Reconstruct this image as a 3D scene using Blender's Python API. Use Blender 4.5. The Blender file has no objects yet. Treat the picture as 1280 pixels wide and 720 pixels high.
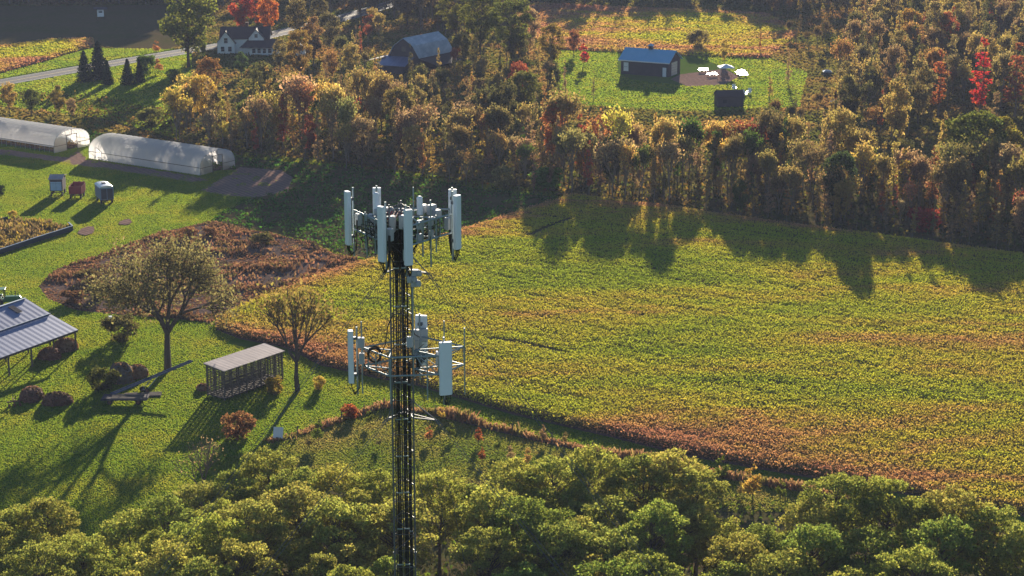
import bpy, math, random
import numpy as np
from mathutils import Vector, Matrix
random.seed(7)
RS = np.random.RandomState(11)
scene = bpy.context.scene
COL = scene.collection

# ------------------------------------------------------------------ camera
F = 2492.0; PITCH = math.radians(15); CAMH = 71.0
FWD = np.array([0, math.cos(PITCH), -math.sin(PITCH)]); UPV = np.array([0, math.sin(PITCH), math.cos(PITCH)])
cam = bpy.data.cameras.new('camera'); cam.sensor_width = 36; cam.lens = 36*F/1280; cam.clip_start = 1; cam.clip_end = 12000
co = bpy.data.objects.new('camera', cam); COL.objects.link(co)
co.location = (0, 0, CAMH); co.rotation_euler = (math.radians(90)-PITCH, 0, 0); scene.camera = co

def G(x, y, z=0.0):
    """survey helper: the world point at height z seen at photo position x, y"""
    d = FWD*F + np.array([1, 0, 0])*(x-640) + UPV*(360-y)
    t = (z-CAMH)/d[2]
    return np.array([d[0]*t, d[1]*t, z])
def GP(pts): return [tuple(G(x, y)[:2]) for x, y in pts]
def rng(y, h=0): return (CAMH-h)/math.tan(PITCH+math.atan((y-360)/F))

# ------------------------------------------------------------------ sun and sky
SUN_EL = math.radians(11.5); SUN_AZ = math.radians(5.3)
S = Vector((math.sin(SUN_AZ)*math.cos(SUN_EL), math.cos(SUN_AZ)*math.cos(SUN_EL), math.sin(SUN_EL)))
sl = bpy.data.lights.new('sun', 'SUN'); sl.energy = 5.0; sl.angle = math.radians(0.6); sl.color = (1, 0.88, 0.70)
so = bpy.data.objects.new('sun', sl); COL.objects.link(so); so.location = (0, 0, 200)
so.rotation_mode = 'QUATERNION'; so.rotation_quaternion = S.to_track_quat('Z', 'Y')
w = bpy.data.worlds.new('World'); scene.world = w; w.use_nodes = True
nt = w.node_tree; bg = nt.nodes['Background']
sky = nt.nodes.new('ShaderNodeTexSky'); sky.sky_type = 'NISHITA'; sky.sun_disc = False
sky.sun_elevation = SUN_EL; sky.sun_rotation = SUN_AZ; sky.altitude = 200; sky.dust_density = 0.3; sky.ozone_density = 3.0
nt.links.new(sky.outputs[0], bg.inputs[0]); bg.inputs[1].default_value = 0.058
vs = scene.view_settings; vs.view_transform = 'Standard'; vs.look = 'None'; vs.gamma = 1; vs.use_curve_mapping = False; vs.exposure = 1.4
scene.render.engine = 'CYCLES'
cy = scene.cycles; cy.max_bounces = 6; cy.diffuse_bounces = 3; cy.transmission_bounces = 4; cy.volume_bounces = 0; cy.transparent_max_bounces = 8
cy.use_denoising = True

# ------------------------------------------------------------------ object bookkeeping
def tag(o, label=None, cat=None, group=None, kind=None):
    if label: o['label'] = label
    if cat: o['category'] = cat
    if group: o['group'] = group
    if kind: o['kind'] = kind
    return o
def empty(name, loc, rz=0, label=None, cat=None, group=None):
    o = bpy.data.objects.new(name, None); COL.objects.link(o); o.location = tuple(loc); o.rotation_euler = (0, 0, rz)
    o.empty_display_size = 0.3
    return tag(o, label, cat, group)
def link(name, me, parent=None):
    o = bpy.data.objects.new(name, me); COL.objects.link(o)
    if parent is not None: o.parent = parent
    return o

class MB:
    def __init__(s): s.v = []; s.f = []
    def add(s, vs_, fs):
        b = len(s.v); s.v += [tuple(map(float, p)) for p in vs_]; s.f += [tuple(i+b for i in f) for f in fs]; return s
    def box(s, c, d, rz=0, M=None):
        x, y, z = d[0]/2, d[1]/2, d[2]/2
        P = [(-x,-y,-z),(x,-y,-z),(x,y,-z),(-x,y,-z),(-x,-y,z),(x,-y,z),(x,y,z),(-x,y,z)]
        R = M if M is not None else Matrix.Rotation(rz, 3, 'Z')
        P = [Vector(c)+R@Vector(p) for p in P]
        return s.add(P, [(0,3,2,1),(4,5,6,7),(0,1,5,4),(1,2,6,5),(2,3,7,6),(3,0,4,7)])
    def tube(s, a, b, r, r2=None, n=6, cap=True):
        a, b = Vector(a), Vector(b); d = b-a
        if d.length < 1e-6: return s
        q = d.to_track_quat('Z', 'Y'); r2 = r if r2 is None else r2; P = []
        for c, rr in ((a, r), (b, r2)):
            for i in range(n):
                t = 2*math.pi*i/n; P.append(c+q@Vector((rr*math.cos(t), rr*math.sin(t), 0)))
        fs = [(i, (i+1) % n, n+(i+1) % n, n+i) for i in range(n)]
        if cap: fs += [tuple(range(n-1, -1, -1)), tuple(range(n, 2*n))]
        return s.add(P, fs)
    def path(s, pts, r, n=5):
        for a, b in zip(pts[:-1], pts[1:]): s.tube(a, b, r, n=n)
        return s
    def prism(s, poly, z0, z1):
        n = len(poly)
        return s.add([(x, y, z0) for x, y in poly]+[(x, y, z1) for x, y in poly],
                     [tuple(range(n-1, -1, -1)), tuple(range(n, 2*n))]+[(i, (i+1) % n, n+(i+1) % n, n+i) for i in range(n)])
    def slab(s, quad, t):
        """a plate of thickness t under the four points of quad"""
        q = [Vector(p) for p in quad]; n = (q[1]-q[0]).cross(q[3]-q[0]).normalized()
        if n.z < 0: n = -n
        k = len(q)
        return s.add([p for p in q]+[p-n*t for p in q], [tuple(range(k)), tuple(range(2*k-1, k-1, -1))]+[(i, k+i, k+(i+1) % k, (i+1) % k) for i in range(k)])
    def extrude_x(s, prof, x0, x1):
        """profile of (y, z) points run along x"""
        n = len(prof)
        return s.add([(x0, y, z) for y, z in prof]+[(x1, y, z) for y, z in prof],
                     [tuple(range(n)), tuple(range(2*n-1, n-1, -1))]+[(i, n+i, n+(i+1) % n, (i+1) % n) for i in range(n)])
    def mesh(s, name, m, bevel=0):
        me = bpy.data.meshes.new(name); me.from_pydata(s.v, [], s.f); me.update()
        import bmesh
        bm = bmesh.new(); bm.from_mesh(me); bmesh.ops.recalc_face_normals(bm, faces=bm.faces)
        if bevel: bmesh.ops.bevel(bm, geom=list(bm.edges), offset=bevel, segments=1, affect='EDGES')
        bm.to_mesh(me); bm.free()
        me.materials.append(m); return me
    def build(s, name, m, parent=None, bevel=0): return link(name, s.mesh(name, m, bevel), parent)

# ------------------------------------------------------------------ materials
def newmat(name):
    m = bpy.data.materials.new(name); m.use_nodes = True; n = m.node_tree; n.nodes.clear()
    out = n.nodes.new('ShaderNodeOutputMaterial'); return m, n, out
def N(n, t, **k):
    x = n.nodes.new(t)
    for a, b in k.items(): setattr(x, a, b)
    return x
def ramp(n, fac, stops, interp='LINEAR'):
    r = N(n, 'ShaderNodeValToRGB'); r.color_ramp.interpolation = interp
    e = r.color_ramp.elements
    while len(e) < len(stops): e.new(0.5)
    for i, (p, c) in enumerate(stops): e[i].position = p; e[i].color = (*c, 1)
    n.links.new(fac, r.inputs[0]); return r.outputs[0]
def noise(n, vec, scale, detail=4, rough=0.55, dist=0):
    x = N(n, 'ShaderNodeTexNoise'); x.inputs['Scale'].default_value = scale; x.inputs['Detail'].default_value = detail
    x.inputs['Roughness'].default_value = rough; x.inputs['Distortion'].default_value = dist
    n.links.new(vec, x.inputs['Vector']); return x.outputs['Fac']
def mixc(n, a, b, f, mode='MIX'):
    x = N(n, 'ShaderNodeMix', data_type='RGBA', blend_type=mode)
    for s_, v in ((0, f), (6, a), (7, b)):
        if hasattr(v, 'links') or isinstance(v, bpy.types.NodeSocket): n.links.new(v, x.inputs[s_])
        elif s_ == 0: x.inputs[0].default_value = v
        else: x.inputs[s_].default_value = (*v, 1)
    return x.outputs[2]
def mathn(n, op, a, b=None, c=None):
    x = N(n, 'ShaderNodeMath', operation=op)
    for i, v in enumerate((a, b, c)):
        if v is None: continue
        if isinstance(v, bpy.types.NodeSocket): n.links.new(v, x.inputs[i])
        else: x.inputs[i].default_value = v
    return x.outputs[0]
def bump(n, h, dist, strength=1.0):
    b = N(n, 'ShaderNodeBump'); b.inputs['Distance'].default_value = dist; b.inputs['Strength'].default_value = strength
    n.links.new(h, b.inputs['Height']); return b.outputs[0]

def solid(name, col, rough=0.6, metal=0.0, var=0.18, scale=1.5, spec=0.4, bumpd=0.0):
    m, n, out = newmat(name); p = N(n, 'ShaderNodeBsdfPrincipled')
    tc = N(n, 'ShaderNodeTexCoord').outputs['Object']
    f = noise(n, tc, scale, 5, 0.6)
    c = mixc(n, tuple(x*(1-var) for x in col), tuple(min(1, x*(1+var)) for x in col), f)
    n.links.new(c, p.inputs['Base Color']); p.inputs['Roughness'].default_value = rough; p.inputs['Metallic'].default_value = metal
    p.inputs['Specular IOR Level'].default_value = spec
    if bumpd: n.links.new(bump(n, noise(n, tc, scale*6, 3), bumpd), p.inputs['Normal'])
    n.links.new(p.outputs[0], out.inputs[0]); return m

def roof_metal(name, col, col2, rib=0.45, rough=0.45, axis='X', stain=0.5):
    """corrugated sheet: ribs along the slope as bump, streaky weathering"""
    m, n, out = newmat(name); p = N(n, 'ShaderNodeBsdfPrincipled')
    tc = N(n, 'ShaderNodeTexCoord').outputs['Object']
    mp = N(n, 'ShaderNodeMapping'); n.links.new(tc, mp.inputs[0]); mp.inputs['Scale'].default_value = (1, 0.12, 0.12) if axis == 'X' else (0.12, 1, 0.12)
    f = noise(n, mp.outputs[0], 2.2, 6, 0.7)
    f2 = noise(n, tc, 0.5, 4, 0.6)
    c = mixc(n, col, col2, ramp(n, mathn(n, 'MULTIPLY', f, f2), [(0.18, (0, 0, 0)), (0.42, (1, 1, 1))]))
    n.links.new(c, p.inputs['Base Color'])
    p.inputs['Roughness'].default_value = rough; p.inputs['Metallic'].default_value = 0.35 if rough < 0.7 else 0.0; p.inputs['Specular IOR Level'].default_value = 0.5 if rough < 0.7 else 0.15
    wv = N(n, 'ShaderNodeTexWave', wave_type='BANDS', bands_direction=axis); wv.inputs['Scale'].default_value = 1/rib*0.31; n.links.new(tc, wv.inputs[0])
    n.links.new(bump(n, wv.outputs['Fac'], 0.007), p.inputs['Normal'])
    n.links.new(p.outputs[0], out.inputs[0]); return m

def leafmat(name, source='OBJ', stops=None, trans=0.55, var=0.38, warm=(1.15, 1.08, 0.75), nscale=None):
    """leaves: each leaf island its own shade; hue from the object's colour or from a ramp over instances or over the ground"""
    m, n, out = newmat(name)
    geo = N(n, 'ShaderNodeNewGeometry')
    if source == 'OBJ': base = N(n, 'ShaderNodeObjectInfo').outputs['Color']
    elif source == 'RAND': base = ramp(n, N(n, 'ShaderNodeObjectInfo').outputs['Random'], stops, 'CONSTANT')
    else:
        f = noise(n, geo.outputs['Position'], nscale, 3, 0.6, 0.3)
        base = ramp(n, f, stops)
    hs = N(n, 'ShaderNodeHueSaturation')
    r = geo.outputs['Random Per Island']
    n.links.new(mathn(n, 'MULTIPLY_ADD', r, 2*var, 1-var), hs.inputs['Value'])
    r2 = mathn(n, 'FRACT', mathn(n, 'MULTIPLY', r, 57.31))
    n.links.new(mathn(n, 'MULTIPLY_ADD', r2, 0.05, 0.475), hs.inputs['Hue'])
    n.links.new(base, hs.inputs['Color'])
    d = N(n, 'ShaderNodeBsdfDiffuse'); n.links.new(hs.outputs[0], d.inputs[0])
    t = N(n, 'ShaderNodeBsdfTranslucent'); n.links.new(mixc(n, hs.outputs[0], warm, 1.0, 'MULTIPLY'), t.inputs[0])
    mx = N(n, 'ShaderNodeMixShader'); mx.inputs[0].default_value = trans
    n.links.new(d.outputs[0], mx.inputs[1]); n.links.new(t.outputs[0], mx.inputs[2]); n.links.new(mx.outputs[0], out.inputs[0]); return m

def groundmat(name, a, b, c, s1=0.03, s2=0.7, bd=0.06, stripes=None):
    m, n, out = newmat(name); p = N(n, 'ShaderNodeBsdfDiffuse')
    pos = N(n, 'ShaderNodeNewGeometry').outputs['Position']
    f1 = noise(n, pos, s1, 5, 0.6, 0.4); f2 = noise(n, pos, s2, 6, 0.65)
    k = mixc(n, a, b, ramp(n, f1, [(0.35, (0, 0, 0)), (0.65, (1, 1, 1))]))
    k = mixc(n, k, c, ramp(n, f2, [(0.45, (0, 0, 0)), (0.75, (1, 1, 1))]))
    if stripes:
        mp = N(n, 'ShaderNodeMapping'); n.links.new(pos, mp.inputs[0]); mp.inputs['Rotation'].default_value = (0, 0, stripes[0])
        wv = N(n, 'ShaderNodeTexWave', wave_type='BANDS', bands_direction='X'); wv.inputs['Scale'].default_value = stripes[1]; wv.inputs['Distortion'].default_value = 1.5
        n.links.new(mp.outputs[0], wv.inputs[0]); k = mixc(n, k, stripes[2], mathn(n, 'MULTIPLY', wv.outputs['Fac'], stripes[3]))
    n.links.new(k, p.inputs['Color'])
    n.links.new(bump(n, f2, bd), p.inputs['Normal']); n.links.new(p.outputs[0], out.inputs[0]); return m

M = {}
M['bark'] = solid('bark', (0.10, 0.075, 0.06), 0.95, var=0.4, scale=3, spec=0.1)
M['pale_bark'] = solid('pale_bark', (0.19, 0.15, 0.115), 0.95, var=0.3, scale=3, spec=0.1)
M['leaf'] = leafmat('leaf')
M['needle'] = leafmat('needle', trans=0.15, var=0.35)
M['grass'] = groundmat('grass_ground', (0.075, 0.13, 0.022), (0.10, 0.16, 0.026), (0.11, 0.12, 0.04))
M['soil'] = groundmat('soil', (0.32, 0.20, 0.16), (0.38, 0.24, 0.19), (0.20, 0.13, 0.11), 0.1, 1.5, 0.25, stripes=(0.6, 0.35, (0.13, 0.095, 0.08), 0.7))  # dark stripes put the shade of furrows into the flat soil colour
M['meadow'] = groundmat('meadow', (0.15, 0.16, 0.035), (0.20, 0.165, 0.06), (0.12, 0.15, 0.03), 0.06, 0.8, 0.06, stripes=(1.35, 0.12, (0.09, 0.14, 0.025), 0.55))
M['weeds'] = groundmat('weeds', (0.15, 0.10, 0.085), (0.11, 0.085, 0.075), (0.20, 0.13, 0.10), 0.12, 0.9, 0.2)
M['litter'] = groundmat('leaf_litter', (0.11, 0.085, 0.045), (0.08, 0.085, 0.03), (0.16, 0.10, 0.055), 0.08, 0.9, 0.15)
M['steel'] = solid('galvanised_steel', (0.26, 0.315, 0.34), 0.5, 0.5, 0.25, 3)
M['dark_steel'] = solid('weathered_tower_steel', (0.13, 0.135, 0.15), 0.55, 0.4, 0.3, 2)
M['cable'] = solid('black_cable_jacket', (0.018, 0.017, 0.017), 0.45, 0, 0.3, 2)
M['radome'] = solid('pale_grey_radome', (0.72, 0.76, 0.82), 0.5, 0, 0.06, 0.9)
M['unit'] = solid('radio_unit_paint', (0.36, 0.38, 0.41), 0.5, 0, 0.12, 2)
M['red_paint'] = solid('faded_red_paint', (0.30, 0.035, 0.04), 0.6, 0, 0.25, 2)
M['white'] = solid('white_paint', (0.78, 0.78, 0.77), 0.6, 0, 0.07, 1.2)
M['white_plastic'] = solid('white_plastic', (0.82, 0.82, 0.82), 0.4, 0, 0.04, 2)
M['blue_grey'] = solid('blue_grey_paint', (0.16, 0.22, 0.32), 0.5, 0, 0.18, 1.5)
M['light_blue'] = solid('pale_blue_panel', (0.34, 0.46, 0.60), 0.5, 0, 0.15, 1.5)
M['silver'] = solid('silver_sheet', (0.55, 0.57, 0.60), 0.4, 0.4, 0.15, 1.5)
M['dark_wall'] = solid('dark_barn_siding', (0.085, 0.075, 0.085), 0.85, 0, 0.3, 1, spec=0.08)
M['shingle'] = solid('dark_shingle', (0.075, 0.05, 0.05), 0.85, 0, 0.35, 2.5, bumpd=0.02)
M['glass'] = solid('window_glass', (0.03, 0.035, 0.045), 0.08, 0, 0.2, 1, spec=0.7)
M['wood'] = solid('weathered_grey_wood', (0.15, 0.125, 0.105), 0.9, 0, 0.4, 2.5, spec=0.08, bumpd=0.02)
M['pale_wood'] = solid('pale_timber', (0.42, 0.30, 0.21), 0.8, 0, 0.3, 2.5)  # pale brown timber colour
M['rubber'] = solid('rubber', (0.02, 0.02, 0.02), 0.8, 0, 0.3, 4)
M['green_paint'] = solid('tractor_green_paint', (0.03, 0.16, 0.06), 0.4, 0, 0.2, 2)
M['yellow_paint'] = solid('yellow_paint', (0.55, 0.38, 0.03), 0.5, 0, 0.2, 2)
M['black_fabric'] = solid('black_fabric', (0.035, 0.045, 0.055), 0.75, 0, 0.4, 1.2)
M['rust'] = solid('rusty_metal', (0.17, 0.08, 0.055), 0.9, 0, 0.5, 1.5, spec=0.1, bumpd=0.03)
M['hay'] = solid('old_brown_hay', (0.26, 0.16, 0.10), 0.95, 0, 0.4, 2.5, bumpd=0.08)
M['blue_roof'] = roof_metal('blue_metal_roof', (0.20, 0.50, 0.70), (0.25, 0.54, 0.74), 0.5, 0.5)
M['slate_roof'] = roof_metal('slate_blue_metal_roof', (0.14, 0.17, 0.29), (0.19, 0.22, 0.35), 0.9, 0.45)
M['crib_roof'] = roof_metal('old_galvanised_roof', (0.34, 0.28, 0.29), (0.55, 0.45, 0.44), 0.6, 0.8)
M['old_roof'] = roof_metal('barn_galvanised_roof', (0.30, 0.36, 0.43), (0.50, 0.55, 0.60), 0.8, 0.5)
# road
m, n, out = newmat('asphalt'); p = N(n, 'ShaderNodeBsdfPrincipled'); pos = N(n, 'ShaderNodeNewGeometry').outputs['Position']
n.links.new(ramp(n, noise(n, pos, 0.25, 6, 0.7), [(0.3, (0.08, 0.077, 0.083)), (0.7, (0.12, 0.115, 0.12))]), p.inputs['Base Color'])
n.links.new(bump(n, noise(n, pos, 4, 5), 0.02), p.inputs['Normal']); p.inputs['Roughness'].default_value = 0.95; p.inputs['Specular IOR Level'].default_value = 0.1
n.links.new(p.outputs[0], out.inputs[0]); M['asphalt'] = m
M['line'] = solid('road_paint', (0.75, 0.74, 0.70), 0.6, 0, 0.1, 1)
M['yline'] = solid('yellow_road_paint', (0.62, 0.42, 0.08), 0.6, 0, 0.1, 1)
# greenhouse film
m, n, out = newmat('greenhouse_film'); tc = N(n, 'ShaderNodeTexCoord').outputs['Object']
f = noise(n, tc, 0.35, 5, 0.6)
c = mixc(n, (0.82, 0.79, 0.80), (0.94, 0.92, 0.92), f)
d = N(n, 'ShaderNodeBsdfPrincipled'); n.links.new(c, d.inputs['Base Color']); d.inputs['Roughness'].default_value = 0.35
n.links.new(bump(n, noise(n, tc, 1.3, 4, 0.6), 0.12), d.inputs['Normal'])
t = N(n, 'ShaderNodeBsdfTranslucent'); n.links.new(c, t.inputs[0])
tp_ = N(n, 'ShaderNodeBsdfTransparent'); m2 = N(n, 'ShaderNodeMixShader'); m2.inputs[0].default_value = 0.12; n.links.new(t.outputs[0], m2.inputs[1]); n.links.new(tp_.outputs[0], m2.inputs[2])
mx = N(n, 'ShaderNodeMixShader'); mx.inputs[0].default_value = 0.72; n.links.new(d.outputs[0], mx.inputs[1]); n.links.new(m2.outputs[0], mx.inputs[2])
n.links.new(mx.outputs[0], out.inputs[0]); M['film'] = m
m, n, out = newmat('clear_film'); t = N(n, 'ShaderNodeBsdfTranslucent'); t.inputs[0].default_value = (0.8, 0.78, 0.72, 1)
tr = N(n, 'ShaderNodeBsdfTransparent'); mx = N(n, 'ShaderNodeMixShader'); mx.inputs[0].default_value = 0.5
n.links.new(t.outputs[0], mx.inputs[1]); n.links.new(tr.outputs[0], mx.inputs[2]); n.links.new(mx.outputs[0], out.inputs[0]); M['clear_film'] = m

# ------------------------------------------------------------------ numpy helpers
def vnoise(x, y, s, seed=0):
    x = np.asarray(x)/s+seed*17.3; y = np.asarray(y)/s+seed*9.1
    xi = np.floor(x).astype(int); yi = np.floor(y).astype(int); fx = x-xi; fy = y-yi
    fx = fx*fx*(3-2*fx); fy = fy*fy*(3-2*fy)
    def h(a, b):
        v = np.sin(a*127.1+b*311.7+seed*74.7)*43758.5453; return v-np.floor(v)
    return (h(xi, yi)*(1-fx)+h(xi+1, yi)*fx)*(1-fy)+(h(xi, yi+1)*(1-fx)+h(xi+1, yi+1)*fx)*fy
def inpoly(x, y, poly):
    r = np.zeros(len(x), bool); n = len(poly)
    for i in range(n):
        x1, y1 = poly[i]; x2, y2 = poly[(i+1) % n]
        c = ((y1 > y) != (y2 > y)) & (x < (x2-x1)*(y-y1)/(y2-y1+1e-12)+x1)
        r ^= c
    return r
def edgedist(x, y, poly):
    d = np.full(len(x), 1e9); n = len(poly)
    for i in range(n):
        a = np.array(poly[i]); b = np.array(poly[(i+1) % n]); ab = b-a
        t = np.clip(((x-a[0])*ab[0]+(y-a[1])*ab[1])/(ab@ab+1e-9), 0, 1)
        d = np.minimum(d, np.hypot(x-a[0]-t*ab[0], y-a[1]-t*ab[1]))
    return d
def scatter(polys, density, exclude=(), rs=RS):
    X = []; Y = []
    for poly in polys:
        a = np.array(poly); x0, y0 = a.min(0); x1, y1 = a.max(0); k = int((x1-x0)*(y1-y0)*density)
        x = rs.uniform(x0, x1, k); y = rs.uniform(y0, y1, k); m = inpoly(x, y, poly)
        # only what the photograph (and a step aside) can see
        m &= (np.abs(x) < y*0.275+8)
        X.append(x[m]); Y.append(y[m])
    x = np.concatenate(X); y = np.concatenate(Y)
    for e in exclude:
        m = ~inpoly(x, y, e); x, y = x[m], y[m]
    return x, y
def rdir(n, rs):
    v = rs.normal(size=(n, 3)); return v/np.linalg.norm(v, axis=1)[:, None]
def quads(name, C, U, V, m):
    """one small four-cornered blade per centre, half-axes U and V"""
    k = len(C); co_ = np.empty((k, 4, 3), np.float32)
    co_[:, 0] = C-U-V*0.55; co_[:, 1] = C+U-V*0.55; co_[:, 2] = C+U*0.55+V; co_[:, 3] = C-U*0.55+V
    me = bpy.data.meshes.new(name); me.vertices.add(k*4); me.vertices.foreach_set('co', co_.ravel())
    me.loops.add(k*4); me.loops.foreach_set('vertex_index', np.arange(k*4, dtype=np.int32))
    me.polygons.add(k); me.polygons.foreach_set('loop_start', np.arange(0, k*4, 4, dtype=np.int32))
    try: me.polygons.foreach_set('loop_total', np.full(k, 4, np.int32))
    except Exception: pass
    me.update(calc_edges=True); me.validate(); me.materials.append(m); return me
def leafquads(name, C, size, m, rs=RS, up=0.0, aspect=0.7):
    k = len(C); n_ = rdir(k, rs); n_[:, 2] += up*np.sign(n_[:, 2]+1e-6); n_ /= np.linalg.norm(n_, axis=1)[:, None]
    a = rdir(k, rs); U = np.cross(n_, a); U /= np.linalg.norm(U, axis=1)[:, None]; V = np.cross(n_, U)
    s = (size*rs.uniform(0.6, 1.35, k))[:, None] if np.isscalar(size) else (size*rs.uniform(0.7, 1.3, k))[:, None]
    return quads(name, C, U*s*aspect, V*s, m)
def tufts(name, x, y, z0, h, wd, m, rs=RS, lean=0.35):
    k = len(x); t = rs.uniform(0, math.pi, k); hh = h*rs.uniform(0.6, 1.5, k)
    U = np.stack([np.cos(t), np.sin(t), np.zeros(k)], 1)*(wd*rs.uniform(0.6, 1.4, k))[:, None]
    V = np.stack([rs.normal(0, lean, k)*hh, rs.normal(0, lean, k)*hh, hh], 1)*0.65
    C = np.stack([x, y, z0+hh*0.33], 1); return quads(name, C, U, V, m)

# ------------------------------------------------------------------ the ground and its areas
def sheet(name, poly, z, m):
    me = bpy.data.meshes.new(name); me.from_pydata([(x, y, z) for x, y in poly], [], [tuple(range(len(poly)))]); me.update()
    if me.polygons[0].normal.z < 0: me.flip_normals()
    me.materials.append(m); o = link(name, me); tag(o, kind='structure'); return o
g = MB(); g.v = [(-3000, -1500, 0), (3000, -1500, 0), (3000, 4500, 0), (-3000, 4500, 0)]; g.f = [(0, 1, 2, 3)]
tag(g.build('ground', M['grass']), kind='structure')

BEAN = GP([(715,247),(830,261),(960,280),(1100,298),(1280,322),(1420,345),(1640,730),(1500,695),(1380,668),(1280,646),(1200,632),(1100,612),(980,592),(860,571),(760,546),(640,518),(560,494),(520,482),(470,473),(400,457),(372,442),(352,434),(300,424),(270,412),(268,402),(285,394),(330,374),(400,346),(470,326),(560,297),(640,270)])
STRIP = GP([(100,165),(210,180),(300,197),(420,208),(520,222),(620,240),(712,247),(640,269),(560,296),(470,325),(430,318),(380,300),(330,289),(262,276),(330,238),(350,225),(290,212),(250,215),(120,195)])
WEED = GP([(48,358),(72,336),(130,318),(200,291),(262,277),(330,290),(385,303),(425,320),(455,328),(400,345),(330,372),(285,392),(262,404),(215,398),(150,394),(95,388),(60,374)])
DIRT1 = GP([(250,238),(300,209),(352,213),(366,222),(360,240),(318,247),(280,245)])
DIRT2 = GP([(-60,177),(66,195),(84,196),(100,186),(111,199),(250,221),(262,226),(240,228),(130,211),(92,207),(78,203),(-60,187)])
PLOT = GP([(-60,283),(0,275),(60,279),(88,287),(0,317),(-60,334)])
MEADOW = GP([(330,558),(372,547),(430,527),(480,512),(545,521),(640,545),(740,568),(860,592),(980,612),(1040,622),(1060,640),(900,640),(700,640),(500,625),(330,600),(230,590)])
LITTER = GP([(-120,700),(0,650),(60,640),(110,690),(160,660),(260,610),(420,590),(560,600),(760,600),(880,612),(1000,640),(1100,640),(1300,670),(1600,740),(2000,1100),(-700,1100)])
BELT = GP([(-80,128),(60,132),(120,148),(210,178),(300,195),(400,206),(500,221),(600,238),(715,246),(830,260),(960,279),(1100,297),(1280,320),(1460,345),(1460,200),(1280,200),(960,205),(820,190),(640,170),(420,165),(230,140),(100,120),(-80,112)])
FARBEAN = GP([(-120,50),(0,60),(60,51),(117,50),(118,57),(60,76),(0,92),(-120,115)])
BACKFIELD = GP([(640,4),(960,18),(1000,40),(960,74),(870,70),(700,62),(640,40)])
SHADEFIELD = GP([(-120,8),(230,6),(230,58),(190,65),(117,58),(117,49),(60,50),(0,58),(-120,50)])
sheet('bean_soil', BEAN, 0.012, M['weeds']); sheet('vegetable_strip', STRIP, 0.008, M['litter'])
sheet('weedy_patch', WEED, 0.016, M['weeds']); sheet('bare_soil', DIRT1, 0.020, M['soil'])
sheet('bare_soil', DIRT2, 0.024, M['soil']); sheet('garden_soil', PLOT, 0.012, M['weeds'])
sheet('meadow', MEADOW, 0.004, M['meadow']); sheet('woodland_floor', LITTER, 0.008, M['litter'])
sheet('treeline_floor', BELT, 0.004, M['litter']); sheet('back_field', BACKFIELD, 0.004, M['weeds'])
sheet('shaded_field', SHADEFIELD, 0.004, M['litter']); sheet('far_bean_soil', FARBEAN, 0.008, M['weeds'])  # shaded_field: dark litter colour puts the woods' shade into the ground
sheet('gravel_yard', GP([(850,93),(905,86),(925,96),(905,106),(860,108),(838,99)]), 0.008, M['soil'])
# road with its centre line
rc = [G(x, y) for x, y in [(-260,150),(-120,124),(0,103.5),(100,86),(220,66),(300,53),(380,34),(430,22),(520,-4)]]
def ribbon(name, pts, off0, off1, z, m, kind='structure', parent=None):
    A = []; B = []
    for i, p_ in enumerate(pts):
        d = pts[min(i+1, len(pts)-1)]-pts[max(i-1, 0)]; d = d/np.linalg.norm(d); nn = np.array([-d[1], d[0], 0])
        A.append(p_+nn*off0); B.append(p_+nn*off1)
    k = len(pts); mb = MB(); mb.v = [(a[0], a[1], z) for a in A]+[(b[0], b[1], z) for b in B]; mb.f = [(i, i+1, k+i+1, k+i) for i in range(k-1)]
    o = mb.build(name, m, parent)
    if kind: tag(o, kind=kind)
    return o
ribbon('road', rc, -3.6, 3.6, 0.03, M['asphalt'])
ribbon('road_edge_line', rc, -3.15, -3.03, 0.034, M['line']); ribbon('road_edge_line', rc, 3.03, 3.15, 0.034, M['line'])
ribbon('road_centre_line', rc, -0.16, -0.04, 0.034, M['yline']); ribbon('road_centre_line', rc, 0.04, 0.16, 0.034, M['yline'])
ribbon('hedgerow_bank', [G(x, y) for x, y in [(335,552),(372,544),(430,523),(480,508),(545,517),(640,541),(740,564),(860,588),(980,608),(1060,622)]], -0.7, 0.7, 0.02, M['weeds'])

# ------------------------------------------------------------------ living cover that nobody could count
HOOPS = [GP([(111,198),(250,219.5),(290,208.8),(151,188)]), GP([(-75,171),(67.5,191.7),(113,181),(-30,161)])]
M['blades'] = leafmat('grass_blades', 'POS', [(0.32, (0.17, 0.25, 0.035)), (0.5, (0.22, 0.29, 0.04)), (0.68, (0.30, 0.31, 0.05))], 0.6, 0.12, (1.15, 1.1, 0.7), 0.12)
M['dry_blades'] = leafmat('dry_grass_blades', 'POS', [(0.35, (0.15, 0.21, 0.04)), (0.5, (0.22, 0.245, 0.05)), (0.65, (0.29, 0.25, 0.09))], 0.55, 0.15, (1.15, 1.05, 0.7), 0.12)
LAWN = GP([(-90,700),(-90,200),(100,168),(300,190),(440,205),(700,240),(560,300),(420,350),(280,430),(380,445),(520,485),(640,520),(1060,612),(1050,625),(560,520),(480,512),(345,558),(330,600),(260,660),(140,720)])
x, y = scatter([LAWN], 64, [BEAN, STRIP, WEED, PLOT]+HOOPS)
k = np.ones(len(x), bool)
for D_ in (DIRT1, DIRT2): k &= ~inpoly(x, y, D_) | (edgedist(x, y, D_) < 1.1*vnoise(x, y, 1.4, 21)) | ((vnoise(x, y, 1.8, 22) > 0.72) & (RS.rand(len(x)) < 0.5))
x, y = x[k], y[k]
tag(link('lawn_grass', tufts('lawn_grass', x, y, 0, 0.075, 0.06, M['blades'])), 'bright green mown grass on the farmyard lawn', 'grass', kind='stuff')
x, y = scatter([MEADOW], 50)
tag(link('meadow_grass', tufts('meadow_grass', x, y, 0, 0.09, 0.065, M['dry_blades'])), 'tan and green striped meadow grass before the wood', 'grass', kind='stuff')
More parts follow.
